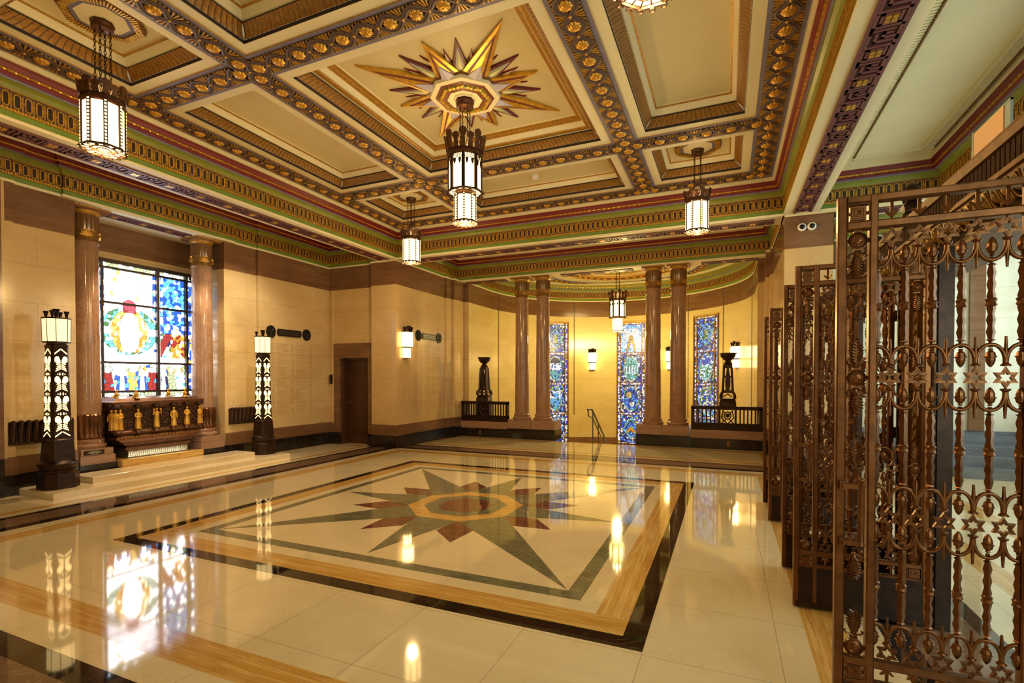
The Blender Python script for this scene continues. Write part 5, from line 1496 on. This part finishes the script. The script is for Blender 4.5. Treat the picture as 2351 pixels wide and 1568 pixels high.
# ---------------------------------------------------------------- bronze gates
M_ = 'bronze_gate'
GW = 0.711
def gate(label, y):
    g = thing('bronze_gate', label, 'gate', (3.223, y, 0), 0, 'open bronze gates along the right side')
    fr = lambda u, v, w: (u, -w, v)
    def bar(mb, u0, u1, v0, v1, w=0.02):
        e = 0.005
        mb.add([(u0, -w + e, v0), (u1, -w + e, v0), (u1, -w + e, v1), (u0, -w + e, v1), (u0 + e, -w, v0 + e), (u1 - e, -w, v0 + e), (u1 - e, -w, v1 - e), (u0 + e, -w, v1 - e),
                (u0, w - e, v0), (u1, w - e, v0), (u1, w - e, v1), (u0, w - e, v1), (u0 + e, w, v0 + e), (u1 - e, w, v0 + e), (u1 - e, w, v1 - e), (u0 + e, w, v1 - e)],
               [(4, 5, 6, 7), (15, 14, 13, 12)] + [(i, (i + 1) % 4, 4 + (i + 1) % 4, 4 + i) for i in range(4)] + [(8 + i, 12 + i, 12 + (i + 1) % 4, 8 + (i + 1) % 4) for i in range(4)] + [(i, 8 + i, 8 + (i + 1) % 4, (i + 1) % 4) for i in range(4)], M_)
    sx = (0.0, 0.033), (0.107, 0.136), (GW - 0.136, GW - 0.107), (GW - 0.033, GW)
    for u0, u1 in sx:
        m = MB(M_); bar(m, u0, u1, 0.012, 2.222, 0.022); m.build('stile', g, smooth=False)
    for v0, v1 in ((2.192, 2.222), (2.088, 2.120), (0.345, 0.375), (0.270, 0.288)):
        m = MB(M_); bar(m, 0.030, GW - 0.030, v0, v1, 0.020); m.build('rail', g, smooth=False)
    m = MB('bronze_dark'); m.box(0.002, GW - 0.002, -0.019, 0.019, 0.012, 0.275, 'bronze_dark'); m.box(0.012, GW - 0.012, -0.022, 0.022, 0.012, 0.05, 'bronze_dark'); m.box(0.03, GW - 0.03, -0.021, 0.021, 0.085, 0.25, 'bronze_dark'); m.build('kick_panel', g, smooth=False)
    stars = [0.182 + 0.0868 * i for i in range(5)]
    bars = [0.1388 + 0.0868 * i for i in range(6)]
    star_me = None
    for z in (2.051, 1.50, 0.948, 0.408):
        for u in stars:
            if star_me is None:
                m = MB(M_)
                m.ring(hexagram(0.0395), hexagram(0.021), -0.007, 0.007, M_, fr); m.ring(hexagram(0.035), hexagram(0.032), 0.007, 0.0095, M_, fr); m.ring(hexagram(0.028), hexagram(0.0255), 0.007, 0.0095, M_, fr)
                o = m.build('star', g, smooth=False); star_me = o.data
            else:
                o = bpy.data.objects.new('star', star_me); COL.objects.link(o); o.parent = g
            o.location = (u, 0, z)
    bar_me = None
    for z0, z1 in ((1.38, 1.93), (0.835, 1.385 - 0.0), (0.0, 0.0)):
        pass
    rows = ((1.385, 1.925), (0.835 - 0.315, 0.835)) 
    spans = ((1.623, 1.933), (1.068, 1.380), (0.520, 0.835))
    for a, b in spans:
        for u in bars:
            if bar_me is None:
                m = MB(M_); L = 0.310; pr = []
                k = 12
                pr.append((0.007, -0.012)); pr.append((0.007, 0.012)); pr.append((0.015, 0.016)); pr.append((0.009, 0.020))
                for i in range(k + 1):
                    z = 0.024 + (L - 0.048) * i / k
                    pr.append((0.0145 if i % 2 else 0.0095, z))
                pr += [(0.009, L - 0.020), (0.015, L - 0.016), (0.007, L - 0.012), (0.007, L + 0.012)]
                m.lathe(pr, 4, (0, 0, 0), rot=0.0)
                m.lathe([(0.012, L / 2 - 0.016), (0.018, L / 2 - 0.010), (0.014, L / 2), (0.018, L / 2 + 0.010), (0.012, L / 2 + 0.016)], 12, (0, 0, 0))
                for s_, z in ((1, L + 0.014), (-1, -0.014)):      # acorns at both ends
                    m.lathe([(0.003, 0), (0.008, s_ * 0.004), (0.006, s_ * 0.010), (0.013, s_ * 0.016), (0.0165, s_ * 0.030), (0.019, s_ * 0.031), (0.019, s_ * 0.034), (0.0145, s_ * 0.036), (0.0145, s_ * 0.046), (0.010, s_ * 0.060), (0.003, s_ * 0.070)], 10, (0, 0, z))
                o = m.build('baluster', g, ang=25); bar_me = o.data
            else:
                o = bpy.data.objects.new('baluster', bar_me); COL.objects.link(o); o.parent = g
            o.location = (u, 0, a); o.scale = (1, 1, (b - a) / 0.310)
    arch_me = None
    for z, s_ in ((2.009, 1), (1.547, -1), (1.455, 1), (0.996, -1), (0.907, 1), (0.447, -1)):
        if arch_me is None:
            m = MB(M_); hp = 0.0434; n = 12
            for u in [x for x in bars]:
                lo_, hi_ = (-hp if u > 0.15 else 0.0), (hp if u < 0.56 else 0.0)
                pts = []
                for i in range(n + 1):
                    t = pi * i / n; x = -hp * cos(t) * 0.97
                    if x < lo_ - 1e-6 or x > hi_ + 1e-6: continue
                    pts.append((u + x, 0, -0.076 * (sin(t) ** 0.75)))
                m.tube(pts, 0.0072, 7)
            for u in stars:
                m.tube([(u, 0, 0.0), (u, 0, -0.03)], 0.0078, 7)
                m.lathe([(0.004, 0.006), (0.016, 0.004), (0.016, 0.0), (0.008, -0.008)][::-1], 10, (u, 0, 0))
                m.tube([(u, 0, -0.03), (u, 0, -0.055), (u, 0, -0.105)], [0.007, 0.0065, 0.004], 6)
            o = m.build('scroll_rail', g, ang=60); arch_me = o.data
        else:
            o = bpy.data.objects.new('scroll_rail', arch_me); COL.objects.link(o); o.parent = g
        o.location = (0, 0, z); o.rotation_euler = (0 if s_ > 0 else pi, 0, 0)
    # side panels: square bosses, roundels with ears of wheat
    meshes = {}
    def piece(key, name, make, loc, flip=False):
        if key not in meshes:
            m = MB(M_); make(m); o = m.build(name, g, ang=40); meshes[key] = o.data
        else:
            o = bpy.data.objects.new(name, meshes[key]); COL.objects.link(o); o.parent = g
        o.location = loc; o.rotation_euler = (pi if flip else 0, 0, 0)
    def boss(m):
        q = lambda h: [(-h, -h), (h, -h), (h, h), (-h, h)]
        m.prism(q(0.027), -0.012, 0.012, M_, fr); m.ring(q(0.021), q(0.017), 0.012, 0.016, M_, fr); m.ring(q(0.013), q(0.010), 0.012, 0.016, M_, fr)
        m.ring(q(0.036), q(0.033), -0.02, 0.018, M_, fr)
        for a in (0, 1, 2, 3):
            c, s_ = (1, 0, -1, 0)[a], (0, 1, 0, -1)[a]; m.box(c * 0.03 - 0.006, c * 0.03 + 0.006, -0.005, 0.005, s_ * 0.03 - 0.006, s_ * 0.03 + 0.006)
        R = random.Random(2)
        for i in range(14): m.ball((R.uniform(-0.008, 0.008), -0.013, R.uniform(-0.008, 0.008)), 0.0025, M_, 5, 3)
    def roundel(m):
        m.T = fr
        m.lathe([(0.030, -0.012), (0.033, -0.006), (0.033, 0.010), (0.027, 0.015), (0.024, 0.010), (0.022, 0.011), (0.018, 0.013), (0.014, 0.011), (0.003, 0.014)], 24, (0, 0, 0)); m.T = None
        R = random.Random(4)
        for i in range(22):
            a = R.uniform(0, 6.28); q = R.uniform(0, 0.018); m.ball((q * cos(a), -0.013, q * sin(a)), 0.0032, M_, 5, 3)
        for s_ in (-1, 1): m.box(s_ * 0.034 - 0.004, s_ * 0.034 + 0.004, -0.006, 0.006, -0.008, 0.008)
        m.box(-0.013, 0.013, -0.01, 0.01, 0.030, 0.040); m.box(-0.013, 0.013, -0.01, 0.01, -0.040, -0.030)
    def wheat(m):       # ear growing upwards from z = 0
        for s_ in (-1, 1):
            m.tube([(0, 0, -0.002), (s_ * 0.012, 0, 0.008), (s_ * 0.026, 0, 0.010), (s_ * 0.032, 0, 0.020), (s_ * 0.026, 0, 0.024)], 0.004, 6)
        m.lathe([(0.004, 0), (0.010, 0.012), (0.018, 0.035), (0.019, 0.06), (0.014, 0.085), (0.003, 0.104)], 10, (0, 0, 0), sy=0.5)
        for k in range(7):
            z = 0.016 + k * 0.012; w = 0.021 * sin(pi * (k + 2) / 10)
            for s_ in (-1, 1):
                m.tube([(0, -0.010, z), (s_ * w * 0.7, -0.010, z + 0.011), (s_ * w * 1.25, -0.003, z + 0.017)], [0.0035, 0.0048, 0.0015], 5)
                m.tube([(0, 0.010, z), (s_ * w * 0.7, 0.010, z + 0.011), (s_ * w * 1.25, 0.003, z + 0.017)], [0.0035, 0.0048, 0.0015], 5)
    for uc in (0.070, GW - 0.070):
        for z in (2.155, 0.316): piece('boss', 'square_boss', boss, (uc, 0, z))
        for z in (2.047, 1.50, 0.948 if uc > 0.3 else None, 0.413):
            if z: piece('roundel', 'roundel', roundel, (uc, 0, z))
        for z, f in ((2.005, True), (1.542, False), (1.458, True), (0.455, False)) + (((0.99, False), (0.906, True)) if uc > 0.3 else ((1.14, False), (0.79, True))):
            piece('wheat', 'wheat_ear', wheat, (uc, 0, z), f)
    def arrow(m):
        m.tube([(0, 0, 0.036), (0, 0, -0.025), (0, 0, -0.034)], [0.006, 0.007, 0.002], 6)
        for s_ in (-1, 1): m.tube([(0, 0, -0.031), (s_ * 0.013, 0, -0.012), (s_ * 0.022, 0, -0.004)], [0.003, 0.006, 0.0035], 6)
    for u in stars:
        piece('arrow', 'arrow_head', arrow, (u, 0, 2.158)); piece('arrow', 'arrow_head', arrow, (u, 0, 0.316), True)
    h = MB(M_)
    for z in (1.07, 0.845):
        h.box(0.012, 0.030, -0.045, -0.02, z - 0.016, z + 0.016); h.box(0.02, 0.092, -0.055, -0.038, z - 0.009, z + 0.009)
    h.lathe([(0.006, 0.83), (0.014, 0.838), (0.011, 0.85), (0.012, 0.95), (0.011, 1.06), (0.014, 1.075), (0.006, 1.085)], 12, (0.082, -0.047, 0)); h.ball((0.082, -0.047, 1.095), 0.012); h.ball((0.082, -0.047, 0.815), 0.011)
    h.build('handle', g)
    for z in (0.25, 1.1, 1.95):
        q = MB(M_); q.lathe([(0.010, -0.04), (0.013, -0.036), (0.013, 0.036), (0.010, 0.04)], 10, (GW + 0.006, 0, z)); q.build('hinge', g)
    return g
g0 = gate('nearest open bronze gate, cut by the right edge, with stars and twisted bars', -2.78)
dup(g0, (3.223, -1.44, 0), label='second open bronze gate, its solid lower panel seen behind the nearest gate')
dup(g0, (3.223, -0.72, 0), label='third open bronze gate, a narrow strip left of the second')
dup(g0, (3.223, 0.69, 0), label='fourth open bronze gate, lamp light shining through its top')
dup(g0, (3.223, 1.50, 0), label='farthest open bronze gate, slim and next to the right balustrade')

# the bronze screen the gates hang in: posts, closed bays and cornice
sc = thing('gate_screen', 'bronze screen with a deep gilded cornice above the open gates', 'screen', (3.98, 0, 0))
for y in (-2.78, -1.44, -0.72, 0.69, 1.50, 2.9):
    p = MB('bronze_dark'); p.box(-0.018, 0.055, y - 0.028, y + 0.028, 0, 2.27, 'bronze_dark'); p.box(-0.024, 0.06, y - 0.014, y + 0.014, 0, 2.27, 'bronze_dark'); p.build('post', sc, smooth=False)
for a, b in ((-1.41, -0.75), (0.72, 1.47)):
    p = MB('bronze_dark')
    if a > -5:
        p.box(0.0, 0.02, a, b, 0, 2.27, 'dark_wood'); p.box(-0.012, 0.032, a, b, 0, 0.27, 'bronze_dark')
        for q in (0.22, 0.5, 0.78):
            y = a + (b - a) * q
            p.box(-0.02, 0.04, y - 0.035, y + 0.035, 0.27, 2.2, 'gilt_bronze')
            for k in range(24): p.lathe([(0.026, 0), (0.020, 0.01), (0.004, 0.014)], 8, (0, 0, 0), 'bronze_dark') if False else p.tube([(-0.022, y - 0.022, 0.33 + k * 0.078), (-0.026, y, 0.30 + k * 0.078), (-0.022, y + 0.022, 0.33 + k * 0.078)], 0.007, 5, 'gold_dark')
        p.build('closed_bay', sc, smooth=False)
c = MB('cornice_bronze')
Y0, Y1 = -3.4, 2.95
path = [(0.11, Y1), (0.11, Y0)]     # the right of this direction looks towards -x
prof = [(0.0, 2.27), (0.02, 2.27), (0.02, 2.31), (0.035, 2.315), (0.07, 2.37), (0.085, 2.43), (0.085, 2.445), (0.10, 2.45), (0.10, 2.475), (0.075, 2.48), (0.075, 2.585), (0.10, 2.59), (0.11, 2.625), (0.11, 2.64), (-0.34, 2.64)]
sweep(c, path, prof, ['bronze', 'cornice_bronze', 'cornice_bronze', 'bronze_dark', 'bronze_dark', 'cornice_bronze', 'cornice_bronze', 'cornice_bronze', 'reed_wood', 'reed_wood', 'cornice_bronze', 'cornice_bronze', 'cornice_bronze', 'bronze'])
c.box(0.11, 0.45, Y0, Y1, 2.27, 2.64, 'bronze')
for i in range(150):                         # reeded frieze
    y = Y1 - 0.02 - i * 0.046
    c.box(0.023, 0.04, y - 0.017, y + 0.017, 2.482, 2.583, 'reed_wood')
n = 72
for i in range(n):                           # egg and dart
    y = Y1 - 0.05 - i * 0.096
    c.T = lambda u, v, w: (0.034 - w - v * 0.45, y + u, 2.372 + v)
    c.tube([(0.036 * sin(q), -0.055 * cos(q), 0.004) for q in [radians(-150 + 300 * k / 12) for k in range(13)]], 0.0055, 5, 'egg_gold')
    c.ball((0, 0.0, -0.004), 0.020, 'egg_gold', 8, 6, 1.0, 1.0, 1.4)
    c.prism([(0.046, 0.045), (0.05, 0.045), (0.05, -0.045), (0.046, -0.045)], 0, 0.010, 'egg_gold'); c.T = None
c.build('cornice', sc, ang=30)
# finials on the cornice
f = thing('finial', 'dark bud-shaped finial on the screen cornice, right of the forked one', 'finial', (4.06, -0.62, 2.642))
m = MB('bronze_dark'); loft(m, [(z, chsq(h, h * 0.2)) for z, h in ((0, 0.075), (0.05, 0.07), (0.07, 0.05), (0.10, 0.055), (0.12, 0.065), (0.135, 0.045))]); m.build('base', f)
m = MB('bronze_dark'); m.lathe([(0.03, 0.135), (0.052, 0.16), (0.06, 0.20), (0.05, 0.245), (0.025, 0.275), (0.004, 0.285)], 14, (0, 0, 0))
for i in range(10):
    a = 2 * pi * i / 10; m.tube([(0.05 * cos(a), 0.05 * sin(a), 0.15), (0.062 * cos(a), 0.062 * sin(a), 0.20), (0.03 * cos(a), 0.03 * sin(a), 0.27)], [0.006, 0.010, 0.004], 5)
m.build('bud', f)
f = thing('finial', 'forked gilt finial on the screen cornice, left of the bud-shaped one', 'finial', (4.06, 0.46, 2.642))
m = MB('bronze_dark'); loft(m, [(z, chsq(h, h * 0.2)) for z, h in ((0, 0.085), (0.06, 0.08), (0.08, 0.055), (0.12, 0.06), (0.15, 0.07), (0.165, 0.05))]); m.build('base', f)
m = MB('gilt_bronze')
for s_ in (-1, 1): m.tube([(0, s_ * 0.01, 0.16), (0, s_ * 0.03, 0.21), (0, s_ * 0.07, 0.26), (0, s_ * 0.075, 0.32)], [0.022, 0.02, 0.016, 0.006], 7)
m.tube([(0, 0, 0.16), (0, 0, 0.25)], [0.022, 0.008], 7); m.build('fork', f)
# small board lying against an acrylic holder on the cornice
b = thing('notice_board', 'blank peach board in a clear frame standing on the screen cornice', 'board', (3.985, -1.98, 2.642))
m = MB('peach_board'); m.box(0.0, 0.008, -0.15, 0.15, 0.0, 0.118, 'peach_board'); m.build('board', b, smooth=False)
m = MB('clear_edge'); m.box(0.006, 0.016, -0.20, -0.152, 0, 0.128); m.box(-0.004, 0.016, 0.150, 0.162, 0, 0.128); m.box(0.004, 0.016, -0.20, 0.162, 0.118, 0.128); m.build('clear_frame', b, smooth=False)
